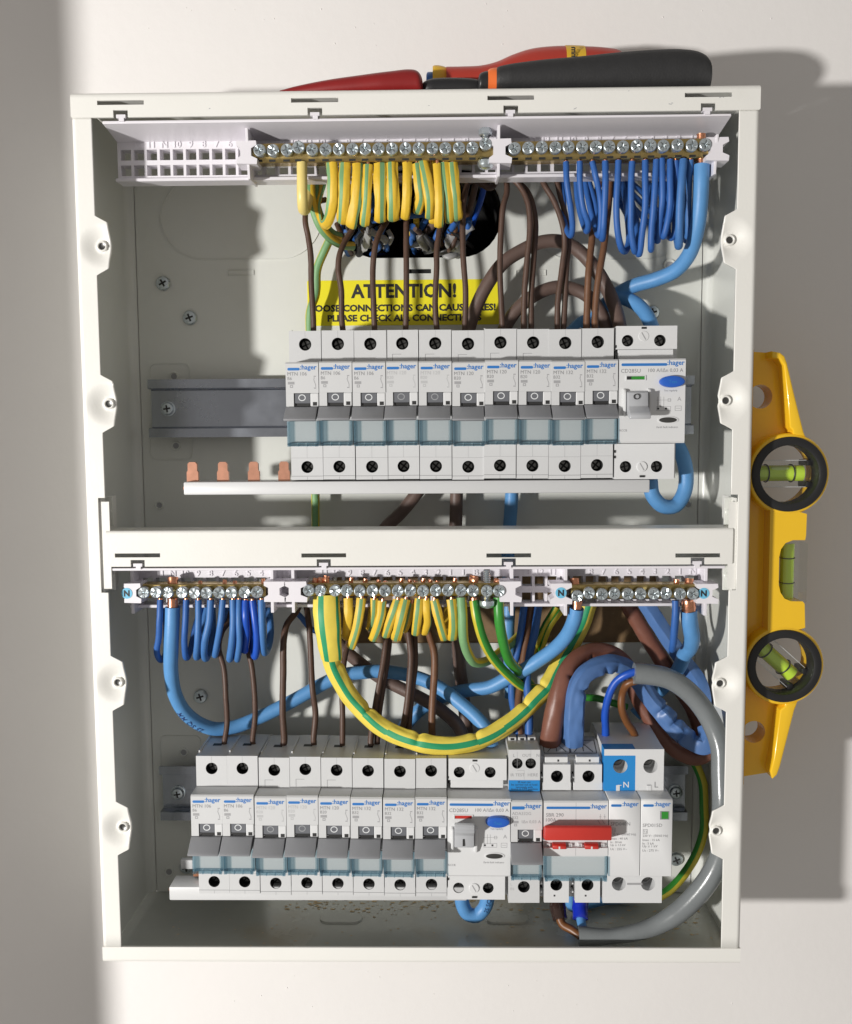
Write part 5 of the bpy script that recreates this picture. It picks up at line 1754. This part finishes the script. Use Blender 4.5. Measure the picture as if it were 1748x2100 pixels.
# --- lower brown tails
GB2 = 'brown wires into the lower breakers'
EZ = 46
nb_ = [
    (G, [(900, 470, 34), (892, 530, 38), (852, 590, 44), (836, 690, 47), (858, 830, 48), (876, 1000, 48), (880, 1150, 47), (867, 1268, EZ), (866, 1290, EZ)], 1.6, 'brown_wire'),
    (G, [(1022, 450, 34), (1022, 560, 40), (1016, 690, 46), (1040, 800, 48), (1054, 950, 48), (1057, 1110, 47), (1048, 1272, EZ), (1047, 1295, EZ)], 1.6, 'brown_wire'),
    (G, [(1330, 430, 34), (1305, 475, 38), (1255, 545, 43), (1236, 640, 46), (1234, 850, 47), (1235, 1100, 47), (1232, 1272, EZ), (1231, 1295, EZ)], 1.9, 'brown_wire'),
    (G, [(1375, 430, 34), (1395, 560, 40), (1404, 750, 44), (1416, 940, 46), (1431, 1090, 46), (1424, 1272, EZ), (1422, 1295, EZ)], 1.75, 'brown_wire'),
    (G, [(1640, 640, 30), (1608, 760, 36), (1596, 950, 44), (1598, 1100, 46), (1598, 1272, EZ), (1598, 1295, EZ)], 1.65, 'brown_wire'),
    (H, [(652, 560, 36), (645, 660, 40), (628, 760, 43), (605, 900, 45), (582, 1070, 46), (556, 1270, EZ), (553, 1300, EZ)], 1.75, 'brown_wire'),
    (H, [(670, 560, 34), (660, 700, 36), (640, 850, 39), (618, 1000, 41), (598, 1130, 42), (588, 1300, 43)], 1.75, 'brown_wire'),
    (H, [(775, 520, 36), (788, 600, 40), (798, 740, 43), (790, 900, 45), (770, 1080, 46), (742, 1230, EZ), (735, 1300, EZ)], 1.95, 'brown_wire'),
    (H, [(815, 520, 34), (820, 640, 37), (820, 790, 40), (808, 950, 42), (794, 1110, 43), (782, 1300, 44)], 1.8, 'brown_wire'),
    (H, [(890, 540, 36), (918, 620, 40), (942, 720, 43), (945, 850, 45), (935, 1000, 46), (930, 1150, 46), (930, 1300, EZ)], 2.1, 'brown_light'),
]
nl = ['first', 'second', 'third', 'fourth', 'fifth', 'sixth', 'sixth', 'seventh', 'seventh', 'eighth']
npair = {5: 'left one of two brown wires', 6: 'right one of two brown wires', 7: 'left one of two brown wires', 8: 'right one of two brown wires', 9: 'lighter brown wire'}
for i, (f, q, r, m) in enumerate(nb_):
    wire(R_(f, *q), r, m, '%s dropping into the %s lower breaker' % (npair.get(i, 'single brown wire'), nl[i]), grp=GB2)
wire(R_(H, (330, 620, 14), (400, 715, 14), (500, 800, 14), (620, 885, 15), (740, 945, 17), (880, 1015, 21), (1000, 1090, 27), (1090, 1175, 35), (1130, 1270, 42)), 3.9, 'brown_cable', 'thick brown cable slanting down to the lower residual current device', 'cable', 'thick brown cables', 'cable', sides=16)
wire(R_(H, (1085, 540, 10), (1100, 800, 10), (1120, 960, 10), (1135, 1120, 12), (1150, 1270, 14)), 3.9, 'brown_cable', 'thick dark brown cable standing upright behind the lower bay wiring', 'cable', 'thick brown cables', 'cable', sides=16)
wire(R_(G, (1310, 470, 30), (1350, 520, 28), (1400, 570, 24), (1460, 600, 20)), 1.7, 'blue_wire', 'short dark blue wire behind the left end of the lower earth bar', grp='blue wires behind the lower bars')

# --- lower striped sleeves
by = [('bright_green', -22, 22)]
big = wire(R_(H, (276, 372, 65), (278, 470, 67), (288, 600, 67), (302, 720, 64), (306, 755, 62)), [7.2, 7.6, 7.3, 6.6, 6.0], 'bright_yellow', 'wide yellow and green heat shrink sleeve hanging at the left of the lower earth bar', 'sleeve', 'large striped sleeves', 'sleeved_cable',
           flat=.55, stripes=[('bright_green', 8, 32), ('bright_green', -62, -48), ('bright_green', 82, 96)], wrinkle=.07, wfreq=.06, sides=40)
big_path = R_(H, (300, 735, 60), (318, 800, 58), (360, 890, 56), (420, 990, 55), (500, 1080, 55), (590, 1165, 56), (690, 1228, 58), (800, 1268, 60), (920, 1292, 61), (1040, 1296, 60), (1160, 1278, 58), (1280, 1238, 55), (1390, 1175, 51), (1490, 1095, 46), (1570, 1015, 42), (1640, 940, 38)) + R_(I, (290, 850, 34), (350, 745, 30), (410, 640, 26), (460, 540, 22), (500, 420, 20))
wire(big_path, 5.35, 'bright_yellow', 'long wrinkled yellow and green sleeve sagging in a deep curve across the lower bay', 'sleeve', 'large striped sleeves', 'sleeved_cable',
     flat=.8, stripes=[('bright_green', -22, 14), ('bright_green', 150, 190)], wrinkle=.16, wfreq=.035, sides=60, step=.8, lens=.4, sharp=28,
     creases=[(.03, 250, .3, 1.2), (.185, 285, .40, 1.3), (.345, 300, .34, 1.3), (.50, 280, .30, 1.2), (.665, 285, .32, 1.3), (.735, 290, .28, 1.1), (.86, 285, .36, 1.2)])
s_ = [
    ([(408, 385, 65), (412, 480, 66), (405, 570, 63), (395, 635, 57)], 2.5, 170),
    ([(492, 385, 66), (482, 470, 67), (462, 580, 65), (428, 688, 60)], 2.6, 0),
    ([(572, 385, 64), (568, 470, 63), (558, 540, 60), (545, 580, 54)], 2.3, 0),
    ([(622, 402, 66), (614, 480, 67), (590, 570, 65), (562, 642, 59)], 2.5, -20),
    ([(716, 395, 66), (692, 470, 67), (662, 550, 65), (640, 620, 59)], 2.6, 0),
    ([(766, 392, 66), (746, 480, 68), (722, 570, 66), (704, 640, 60)], 2.8, 0),
    ([(806, 408, 64), (792, 480, 63), (776, 545, 60), (756, 590, 54)], 2.0, 20),
    ([(852, 388, 66), (845, 460, 67), (835, 540, 65), (828, 608, 59)], 2.5, 10),
    ([(892, 388, 66), (898, 460, 67), (900, 540, 64), (880, 605, 58)], 2.1, -80),
    ([(942, 395, 66), (962, 470, 67), (985, 560, 65), (1008, 638, 59)], 2.5, 0),
    ([(1048, 392, 66), (1058, 480, 67), (1062, 560, 65), (1055, 638, 59)], 2.7, 0),
]
for i, (q, w, off) in enumerate(s_):
    a = q[0]
    x, y, d = q[-1]
    q = q + [(x + 3, y - 14, d - 7), (x + 8, y - 70, 42), (x + 10, y - 160, 36), (x + 8, 440, 32)]
    wire(R_(H, *q), w, 'sleeve_yellow', 'narrow striped sleeve under the lower earth bar, %s from the left' % ORD[i], 'sleeved wire', 'striped earth sleeves of the lower bar', 'sleeved_wire',
         flat=.42, lens=.6, stripes=gs(off), wrinkle=.18, wfreq=.07, sides=32, sharp=32, ends=[(R_(H, (a[0], a[1] + 8, a[2]), (a[0] + 4, a[1] - 14, a[2])), 1.2), (R_(H, (a[0] + 16, 302, 64), (a[0] + 22 + (i % 3) * 4, 258 + (i * 7) % 22, 64)), 1.25)])
# copper strands standing above the lower earth bar
for i, (x, y0, y1, r) in enumerate(((205, 300, 262, 1.7), (238, 300, 258, 1.9), (272, 300, 248, 1.9), (1188, 300, 245, 2.6), (1332, 300, 268, 2.0))):
    c = MB()
    tube(c, R_(H, (x, y0, 64), (x, (y0 + y1) / 2, 64), (x + 4, y1, 63.5)), r, 'copper', sides=10, wrinkle=.2, wfreq=1.5, step=.6)
    c.build('copper_strands', le)
wire(R_(H, (1112, 380, 65), (1118, 500, 66), (1124, 620, 64), (1145, 715, 58), (1195, 780, 50), (1260, 785, 42), (1330, 740, 34), (1420, 670, 26), (1500, 590, 18)), 2.75, 'pvc_yellow', 'green and yellow earth wire bending right in a tight hook below the earth bar', grp='green and yellow earth wires', stripes=[('sleeve_green', -30, 120)], sides=18)
wire(R_(H, (1190, 400, 65), (1206, 510, 66), (1245, 630, 62), (1310, 755, 54), (1400, 855, 44), (1500, 930, 34), (1590, 945, 24)), 2.7, 'pvc_yellow', 'green and yellow earth wire with bare copper beside the earth stud', grp='green and yellow earth wires', stripes=[('pvc_green', -80, 10)], sides=18, ends=[(R_(H, (1190, 410, 65), (1188, 380, 65)), 2.1)])
wire(R_(H, (1342, 380, 65), (1346, 500, 66), (1366, 640, 60), (1410, 760, 50), (1470, 850, 38), (1540, 920, 26)), 2.9, 'pvc_yellow', 'mostly green earth wire at the right end of the lower earth bar', grp='green and yellow earth wires', stripes=[('pvc_green', -50, 120)], sides=18)

# --- wires behind, lower right
mid = [
    (H, [(1500, 430, 26), (1485, 560, 26), (1455, 720, 27), (1425, 860, 30), (1425, 1000, 34), (1445, 1120, 40), (1460, 1260, 46)], 2.2, 'blue_wire', 'left of two blue wires dropping into the combined breaker'),
    (H, [(1590, 430, 26), (1568, 580, 28), (1538, 740, 32), (1520, 890, 36), (1525, 1020, 40), (1530, 1140, 44), (1530, 1260, 46)], 2.4, 'blue_wire', 'right of two blue wires dropping into the combined breaker'),
    (H, [(1545, 430, 22), (1518, 620, 24), (1490, 800, 28), (1468, 960, 34), (1460, 1100, 40), (1478, 1260, 46)], 2.3, 'brown_light', 'brown wire between two blue ones dropping into the combined breaker'),
    (H, [(1700, 440, 22), (1630, 540, 22), (1570, 670, 20), (1540, 780, 16)], 2.0, 'pvc_yellow', 'thin earth wire slanting behind the lower right tray, upper one of a pair'),
    (H, [(1730, 460, 22), (1660, 560, 22), (1600, 690, 20), (1560, 800, 16)], 2.0, 'pvc_yellow', 'thin earth wire slanting behind the lower right tray, lower one of a pair'),
]
for f, q, r, m, lab in mid:
    wire(R_(f, *q), r, m, lab, grp='wires behind the lower right tray', stripes=[('pvc_green', 20, 110)] if m == 'pvc_yellow' else (), sides=14)

GT = 'sleeved tails at the lower right'
wire(R_(I, (258, 1330, 47), (268, 1240, 50), (290, 1110, 51), (325, 960, 50), (368, 835, 46), (440, 750, 40), (530, 712, 34), (640, 728, 29), (730, 800, 26), (775, 900, 24), (810, 1000, 24), (880, 1120, 26), (960, 1240, 28), (1050, 1330, 30), (1160, 1370, 32), (1270, 1345, 34), (1390, 1280, 34)), [6.3, 5.8, 5.1, 4.9, 5.1, 5.0, 5.0, 5.0],
     'brown_sleeve', 'wrinkled brown sleeved tail arching out of the red main switch', 'sleeved cable', GT, 'sleeved_cable', flat=.85, wrinkle=.07, wfreq=.06, sides=32, step=.8,
     creases=[(.255, 75, .40, 1.1), (.375, 100, .38, 1.1), (.74, 270, .3, 1.2), (.83, 250, .35, 1.2)])
wire(R_(I, (405, 1330, 47), (407, 1240, 50), (412, 1110, 53), (425, 980, 54), (468, 880, 52), (555, 815, 48), (660, 795, 43), (745, 825, 38), (810, 900, 36), (880, 1000, 36), (970, 1110, 37), (1060, 1215, 39), (1140, 1275, 42), (1220, 1300, 44), (1290, 1260, 44), (1390, 1180, 40)), [6.6, 6.5, 6.0, 5.6, 5.3, 5.6, 6.2, 5.8, 6.0],
     'blue_sleeve', 'wrinkled blue sleeved tail arching out of the red main switch', 'sleeved cable', GT, 'sleeved_cable', flat=.9, wrinkle=.10, wfreq=.055, sides=60, step=.8, poly=5, phase=20, sharp=24,
     creases=[(.25, 70, .45, 1.3), (.30, 120, .2, 2.5), (.385, 85, .55, 1.2), (.44, 50, .25, 1.5), (.71, 330, .4, 1.1), (.775, 300, .5, 1.2), (.83, 20, .4, 1.1), (.88, 280, .4, 1.2)])
wire(R_(I, (720, 380, 20), (790, 500, 20), (880, 650, 20), (970, 790, 20), (1060, 930, 19), (1150, 1070, 18), (1240, 1200, 18), (1340, 1330, 18)), 5.0, 'brown_sleeve', 'straight dark brown sleeved tail slanting down to the right side', 'sleeved cable', GT, 'sleeved_cable', flat=.85, wrinkle=.05, sides=22)
wire(R_(I, (840, 380, 27), (910, 500, 27), (1000, 640, 27), (1090, 770, 26), (1180, 890, 25), (1270, 1000, 24), (1370, 1110, 22)), 5.0, 'blue_sleeve', 'straight blue sleeved tail slanting down to the right side', 'sleeved cable', GT, 'sleeved_cable', flat=.9, wrinkle=.05, wfreq=.08, sides=60, poly=5, phase=50, sharp=24)
gp = R_(I, (782, 850, 58), (880, 858, 58), (1000, 885, 58), (1110, 955, 58), (1205, 1060, 58), (1275, 1180, 60), (1330, 1310, 63)) + R_(L, (1375, 420, 66), (1400, 590, 69), (1395, 760, 69), (1345, 900, 69), (1270, 1040, 68), (1180, 1165, 67), (1060, 1280, 66), (920, 1365, 65), (770, 1412, 66), (620, 1432, 66), (440, 1430, 65))
wire(gp, [6.0, 5.8, 5.7, 5.7, 5.7, 5.8, 5.9, 5.9, 6.0, 5.8, 4.8, 4.2, 5.6], 'grey_cable', 'thick grey sheathed cable curving down the right side of the lower bay', 'cable', 'grey sheathed cable', 'cable', sides=24)
wire(R_(I, (800, 838, 58), (735, 855, 57), (672, 905, 55), (628, 985, 52), (608, 1100, 49), (606, 1190, 47), (608, 1275, 45)), 2.2, 'blue_deep', 'bright blue core from the grey cable into the surge protector', 'wire', 'cores of the grey cable', sides=16)
wire(R_(I, (800, 895, 56), (745, 915, 54), (708, 970, 51), (708, 1060, 49), (738, 1150, 47), (778, 1215, 46), (800, 1275, 45)), 2.2, 'brown_orange', 'orange brown core from the grey cable into the surge protector', 'wire', 'cores of the grey cable', sides=16)
wire(R_(I, (1040, 398, 66), (1042, 480, 66), (1038, 570, 64), (1025, 680, 60), (1018, 700, 54), (1030, 620, 44), (1050, 440, 34)), 1.95, 'blue_wire', 'thin blue wire looping under the lower right neutral bar', grp='blue wires behind the lower bars', ends=[(R_(I, (1045, 300, 64), (1047, 268, 64)), 1.6)])
wire(R_(I, (1122, 462, 63), (1128, 540, 62), (1142, 620, 58), (1135, 680, 52), (1095, 740, 44), (1060, 820, 34), (1000, 900, 20), (940, 960, 14), (860, 1040, 10), (790, 1110, 10)), [4.6, 4.4, 4.0, 4.1, 4.1], 'blue_cable', 'light blue cable with splayed copper at the right end of the lower neutral bar', 'cable', 'thick blue cables', 'cable', sides=18, wrinkle=.06,
     ends=[(R_(I, (1124, 475, 63), (1122, 430, 64), (1118, 395, 64)), 3.9), (R_(I, (1125, 310, 64), (1126, 265, 63)), 2.6)])
wire(R_(I, (480, 1000, 16), (560, 1015, 16), (650, 1040, 16), (740, 1060, 16)), 2.2, 'pvc_green', 'green earth wire glimpsed behind the blue and brown cores', grp='green and yellow earth wires')
wire(R_(L, (1120, 300, 16), (1170, 370, 18), (1212, 480, 20), (1228, 620, 21), (1218, 780, 22), (1170, 930, 25), (1095, 1050, 30), (1010, 1140, 36), (930, 1190, 42)), 2.75, 'pvc_yellow', 'green and yellow earth wire bowing round the right end of the lower row', grp='green and yellow earth wires', stripes=[('pvc_green', 20, 160)], sides=18)
wire(R_(L, (300, 1190, 48), (312, 1280, 53), (338, 1345, 57), (390, 1395, 61), (450, 1430, 64)), 2.4, 'brown_orange', 'brown core of the grey cable below the main switch', 'wire', 'cores of the grey cable', sides=16)
wire(R_(L, (450, 1190, 48), (452, 1290, 54), (462, 1360, 59), (478, 1410, 64)), 2.7, 'blue_cable', 'blue core of the grey cable below the main switch', 'wire', 'cores of the grey cable', sides=16)
wire(R_(L, (308, 1200, 49), (312, 1260, 52), (325, 1330, 56)), [4.5, 4.6, 4.3], 'brown_tape', 'shiny brown tape wrapped round the brown core', 'tape', 'tape wraps', 'tape_wrap', wrinkle=.1, wfreq=.3, sides=20)
wire(R_(L, (452, 1195, 49), (450, 1260, 52), (450, 1325, 56)), [4.5, 4.6, 4.4], 'blue_tape', 'shiny blue tape wrapped round the blue core', 'tape', 'tape wraps', 'tape_wrap', wrinkle=.1, wfreq=.3, sides=20)
wire(R_(L, (390, 1150, 30), (400, 1240, 30), (470, 1260, 24), (600, 1240, 18), (720, 1220, 16), (800, 1180, 16)), 3.6, 'blue_cable', 'blue cable lying behind the foot of the surge protector', 'cable', 'thick blue cables', 'cable', sides=16)
t4 = R_(K, (1110, 1160, 44), (1118, 1230, 44), (1150, 1290, 44), (1205, 1302, 44), (1255, 1255, 44), (1275, 1190, 45), (1280, 1140, 45))
o = wire(t4, 4.2, 'blue_cable', 'thick blue cable loop hanging below the lower residual current device', 'cable', 'thick blue cables', 'cable', sides=18)
wrap_text(MB(), '25 SQ MM', t4, 4.2, 26, 12, 3.0, 'print_navy', flip=False).build('cable_print', o, smooth=0)


# bare board seen through the opening in the back of the lower bay
MB().plate([rect(oa.x - 4, ob.x + 4, ob.z - 4, oa.z + 4)], .05, .5, 'plywood').build('backing_board', enc, smooth=0)

# ================================================================== spirit level clipped to the right side
P = reg(2550, 1150, 1.2357)
LF, LB = 63.0, 32.0


def PX(x, y, d=LF):
    p = P(x, y, d)
    return (p.x, p.z)


def disc(x, y, r, n=40, d=LF):
    c = PX(x, y, d)
    return [(c[0] + r * math.cos(2 * math.pi * k / n), c[1] + r * math.sin(2 * math.pi * k / n)) for k in range(n)]


XB = BX1 + .4
R1, R2 = (306, 656), (285, 1496)
top_, bot_ = PX(155, 108), PX(110, 2018)
lv = empty('spirit_level', (XB, -48, bot_[1]), 'yellow torpedo spirit level with two black ringed vials stuck to the side of the enclosure', 'spirit level')
outline = [(XB, top_[1])] + [PX(*q) for q in ((230, 116), (268, 122), (288, 138), (300, 170), (330, 300), (372, 470))]
c1_, c2_ = PX(*R1), PX(*R2)
RR = 22.4


def arc(c, a0, a1, r, n=14):
    return [(c[0] + r * math.cos(math.radians(a0 + (a1 - a0) * k / n)), c[1] + r * math.sin(math.radians(a0 + (a1 - a0) * k / n))) for k in range(n + 1)]


outline += arc(c1_, 62, -60, RR)
outline += [PX(*q) for q in ((386, 850), (382, 925), (378, 945), (325, 945), (292, 958), (272, 985), (264, 1020), (262, 1140), (270, 1175), (288, 1202), (315, 1213), (368, 1214), (376, 1225), (378, 1330))]
outline += arc(c2_, 58, -62, RR)
outline += [PX(*q) for q in ((332, 1690), (300, 1815), (268, 1940), (255, 1975), (235, 1992))] + [(XB, bot_[1])]
outline = outline[::-1]
web = MB().plate([outline, disc(208, 313, 6.6, 32)[::-1], disc(178, 1810, 6.4, 32)[::-1], disc(*R1, 18)[::-1], disc(*R2, 18)[::-1]], LB + 8, LF - 10, 'level_yellow')
web.build('web', lv, smooth=30)
base = MB().box(XB, XB + 5, LB, LF, bot_[1], top_[1], 'level_base', .6).build('magnetic_base', lv)


def bevel_plate(loops, d0, d1, m, ch=1.2):
    """plate with its outer front edge rounded off"""
    mb = MB()
    bm = bmesh.new()
    lp = loops[0]
    vs = [bm.verts.new((x, -d1, z)) for x, z in lp]
    f = bm.faces.new(vs)
    ex = bmesh.ops.extrude_face_region(bm, geom=[f])
    for v in ex['geom']:
        if isinstance(v, bmesh.types.BMVert):
            v.co.y = -d0
    bmesh.ops.recalc_face_normals(bm, faces=bm.faces)
    ed = [e for e in bm.edges if all(abs(v.co.y + d1) < 1e-6 for v in e.verts)]
    bmesh.ops.bevel(bm, geom=ed, offset=ch, segments=3, profile=.5, affect='EDGES')
    return mb.addbm(bm, m)


# rounded spine between the rings
sp_ = [PX(226, 800), PX(214, 1345)] + [PX(300, 1348), PX(378, 1330), PX(376, 1225), PX(368, 1214), PX(315, 1213), PX(288, 1202), PX(270, 1175), PX(262, 1140), PX(264, 1020), PX(272, 985), PX(292, 958), PX(325, 945), PX(378, 945), PX(382, 925), PX(386, 830), PX(320, 812)]
bevel_plate([sp_], LB, LF - .4, 'level_yellow', .8).build('spine', lv, smooth=40)
# wing ribs along the sloping edges
for q in (((232, 116), (268, 122), (288, 138), (300, 170), (330, 300), (372, 470), (380, 492), (326, 482), (322, 462), (310, 450), (300, 330), (284, 180), (262, 150), (232, 146)),
          ((235, 1992), (255, 1975), (268, 1940), (300, 1815), (332, 1690), (346, 1652), (288, 1662), (290, 1672), (268, 1690), (240, 1900), (225, 1960))):
    bevel_plate([[PX(*k) for k in q][::-1]], LB, LF, 'level_yellow', 1.0).build('edge_rib', lv, smooth=40)
for (cx, cy), tilt in ((R1, 0.0), (R2, -42.0)):
    c = PX(cx, cy)
    b = MB()
    b.lathe(c[0], c[1], [(RR, LB), (RR, LF - 1.5), (RR - .6, LF - .5), (RR - 1.6, LF), (RR - 4, LF)], 'level_yellow', 48, cap=False)
    b.build('vial_boss', lv, smooth=40)
    b = MB()
    b.lathe(c[0], c[1], [(20.6, LF - .2), (20.4, LF + .9), (19.6, LF + 1.5), (17.0, LF + 1.6), (16.1, LF + 1.2), (15.8, LF + .2), (15.7, LF - 9), (18.6, LF - 9.5)], 'black_plastic', 56, cap=False)
    b.build('vial_ring', lv, smooth=40)
    t = math.radians(tilt)
    ax = Vector((math.cos(t), 0, math.sin(t)))
    up = Vector((-math.sin(t), 0, math.cos(t)))
    o = Vector((c[0], -50, c[1]))
    b = MB()
    tube(b, [o - ax * 15.4, o - ax * 5, o + ax * 5, o + ax * 12], 4.5, 'lime_fluid', sides=22)
    v = b.build('vial', lv, smooth=40)
    b = MB()
    yy = Vector((0, -1, 0))
    cs_ = [o + ax * a_ + up * h_ + yy * q_ for a_ in (-15.3, 14.8) for h_ in (-7.4, 7.4) for q_ in (-5.5, 5.5)]
    b.add(cs_, [(0, 1, 3, 2), (4, 6, 7, 5), (0, 4, 5, 1), (2, 3, 7, 6), (0, 2, 6, 4), (1, 5, 7, 3)], 'vial_clear')
    b.build('vial_block', v, smooth=0)
    b = MB()
    for h_ in (-7.4, 7.4):
        tube(b, [o - ax * 15.2 + up * h_ + yy * 5.5, o + up * h_ + yy * 5.5, o + ax * 14.7 + up * h_ + yy * 5.5], .14, 'ring_white', sides=6)
    b.build('block_edges', v, smooth=0)
    for k in (-8.4, 5.6):
        b = MB()
        n = 24
        pts = [o + ax * k + (up * math.cos(2 * math.pi * j / n) + Vector((0, -1, 0)) * math.sin(2 * math.pi * j / n)) * 4.9 + ax * .6 * math.sin(2 * math.pi * j / n) for j in range(n + 1)]
        tube(b, pts, .36, 'black_plastic', sides=6, cap=False)
        b.build('vial_mark', v)
    b = MB()
    bo = o + up * 2.6 - Vector((0, 2.6, 0)) + ax * -1.4
    if tilt:
        bo = o - ax * 13 + up * 1.6 - Vector((0, 2.4, 0))
    tube(b, [bo - ax * 5.4, bo - ax * 4.6, bo - ax * 2, bo + ax * 2, bo + ax * 4.6, bo + ax * 5.4], [.3, 1.2, 1.6, 1.6, 1.2, .3], 'bubble', sides=14)
    b.build('bubble', v)
    b = MB()
    for s in (-1, 1):
        a = o + ax * 13.6 + up * s * 6
        b.box(a.x - 1.6, a.x + 1.6, LB + 12, 57, a.z - 1.6, a.z + 1.6, 'black_plastic', .4)
    b.build('vial_seat', v)
vx = PX(296, 1080, 50)
za, zb = PX(296, 958, 50)[1], PX(296, 1204, 50)[1]
b = MB()
tube(b, [Vector((vx[0], -50, za)), Vector((vx[0], -50, (za + zb) / 2)), Vector((vx[0], -50, zb))], 3.9, 'lime_fluid', sides=22)
v = b.build('vial', lv, smooth=40)
b = MB()
b.box(vx[0] - 4.4, vx[0] + 9.0, 44, 56.5, zb - .5, za + .5, 'vial_clear')
b.build('vial_sleeve', v, smooth=0)
for y in (1020, 1128):
    z = PX(296, y, 50)[1]
    b = MB()
    n = 20
    tube(b, [Vector((vx[0] + 4.1 * math.cos(2 * math.pi * j / n), -50 - 4.1 * math.sin(2 * math.pi * j / n), z - .3 * math.sin(2 * math.pi * j / n))) for j in range(n + 1)], .28, 'black_plastic', sides=6, cap=False)
    b.build('vial_mark', v)

# ================================================================== tools lying on top
Tz = reg(1000, 120, 1.0925)


def loft(mb, secs, m, n=20, sq=1.0):
    """sections (x, z bottom, z top, d centre, half depth)"""
    vs, fs = [], []
    for x, z0, z1, dc, hw in secs:
        for j in range(n):
            t = 2 * math.pi * j / n
            cs, sn = math.cos(t), math.sin(t)
            cs = math.copysign(abs(cs) ** sq, cs)
            sn = math.copysign(abs(sn) ** sq, sn)
            vs.append((x, -(dc + hw * cs), (z0 + z1) / 2 + (z1 - z0) / 2 * sn))
    k = len(secs)
    for i in range(k - 1):
        for j in range(n):
            q = (j + 1) % n
            fs.append((i * n + j, i * n + q, (i + 1) * n + q, (i + 1) * n + j))
    fs.append(list(range(n))[::-1])
    fs.append([(k - 1) * n + j for j in range(n)])
    return mb.add(vs, fs, m)


def smooth_tops(tops, d, step=10):
    pts = []
    x = tops[0][0]
    i = 0
    out = []
    path = catmull([Vector((a, b, 0)) for a, b in tops], step)
    for p in path:
        w = Tz(p.x, p.y, d)
        out.append((w.x, w.z))
    return out


FLOOR = BZ1 + .1


def handle(name, tops, d, hw, m, parent, lift=0.0, sq=.85):
    secs = []
    for x, z in smooth_tops(tops, d):
        z0 = FLOOR + lift
        z1 = max(z, z0 + .3)
        h = z1 - z0
        secs.append((x, z0, z1, d, min(hw, h * .75)))
    return loft(MB(), secs, m, sq=sq).build(name, parent, smooth=40)


t1_ = empty('red_handled_tool', Tz(300, 215, 62), 'dark red tapered tool handle lying on top of the enclosure, leftmost of the tools', 'hand tool', 'tools on top of the enclosure')
t1_.location.z = BZ1 * .001
handle('grip', [(-6, 221), (60, 205), (180, 183), (300, 167), (420, 152), (490, 144), (520, 148), (538, 165), (545, 190), (546, 210)], 66, 9, 'red_dark', t1_)
t2_ = empty('screwdriver', Tz(900, 215, 40), 'red insulated screwdriver with yellow collar and blue end lying behind the black handle', 'screwdriver', 'tools on top of the enclosure')
t2_.location.z = BZ1 * .001
handle('grip', [(636, 137), (700, 136), (770, 132), (830, 117), (890, 90), (960, 67), (1050, 56), (1150, 56), (1250, 62), (1300, 72), (1318, 95), (1322, 130)], 44, 14, 'red_grip', t2_)
handle('collar', [(584, 128), (592, 125), (612, 126), (636, 133), (639, 136)], 44, 8, 'collar_yellow', t2_)
b = MB()
vs, fs, tw, th = text_mesh('mm', .04, 0)
c_ = Tz(1132, 97, 58.4)
b.add([(c_.x - 1.6 + v[1] * 4.2, -58.4, c_.z + v[0] * 4.2) for v in vs], [f[::-1] for f in fs], 'print_dark').build('band_print', t2_, smooth=0)
handle('blade_cover', [(559, 160), (563, 151), (575, 149), (586, 149)], 44, 6, 'collar_blue', t2_)
secs = []
for x, z in smooth_tops([(1092, 55), (1120, 55), (1165, 57)], 44):
    secs.append((x, FLOOR, z + .35, 44, 14.0))
loft(MB(), secs, 'collar_yellow', sq=.85).build('size_band', t2_, smooth=40)
t3_ = empty('pliers', Tz(1200, 205, 66), 'pliers with thick black rubber grip and orange ring lying on top of the enclosure', 'pliers', 'tools on top of the enclosure')
t3_.location.z = BZ1 * .001
handle('grip', [(828, 143), (834, 137), (870, 128), (1000, 109), (1150, 95), (1300, 79), (1430, 69), (1540, 67), (1600, 76), (1635, 98), (1647, 130), (1645, 165), (1636, 195)], 67, 11, 'black_rubber', t3_)
handle('grip_ring', [(796, 148), (804, 142), (818, 138), (832, 138)], 67, 9, 'orange_plastic', t3_)
handle('grip_shoulder', [(758, 178), (766, 160), (785, 151), (797, 150)], 67, 8, 'black_plastic', t3_)
handle('jaw', [(536, 212), (548, 192), (575, 180), (640, 175), (700, 176), (745, 180), (764, 184)], 64, 7, 'black_plastic', t3_)

# ================================================================== sawdust on the floor of the lower bay
sd = MB()
rnd = random.Random(5)
for i in range(460):
    if i < 300:
        cx, cd, sx_, sd_ = rnd.choice(((640, 10, 40, 7), (770, 9, 60, 7), (900, 8, 60, 6), (1120, 20, 80, 14), (1350, 36, 90, 18)))
        px, d = rnd.gauss(cx, sx_), abs(rnd.gauss(cd, sd_)) + 4
    else:
        px, d = rnd.uniform(330, 1440), rnd.uniform(4, 72)
    if d > 74:
        continue
    x = U(px, 1880, 40).x
    if not BX0 + 3 < x < BX1 - 3:
        continue
    s = rnd.uniform(.3, 1.1) * (1.5 if i < 260 else .8)
    a = rnd.uniform(0, 6.28)
    q = []
    for k in range(rnd.choice((3, 4, 4))):
        t = a + k * 1.6 + rnd.uniform(-.3, .3)
        q.append((x + s * math.cos(t) * rnd.uniform(.6, 1.9), -d + s * .8 * math.sin(t), BZ0 + TH + .1 + rnd.uniform(0, .14)))
    sd.add(q, [list(range(len(q)))], 'sawdust')
tag(sd.build('sawdust', None, smooth=0), 'loose sawdust crumbs on the floor of the lower bay', 'sawdust', kind='stuff')
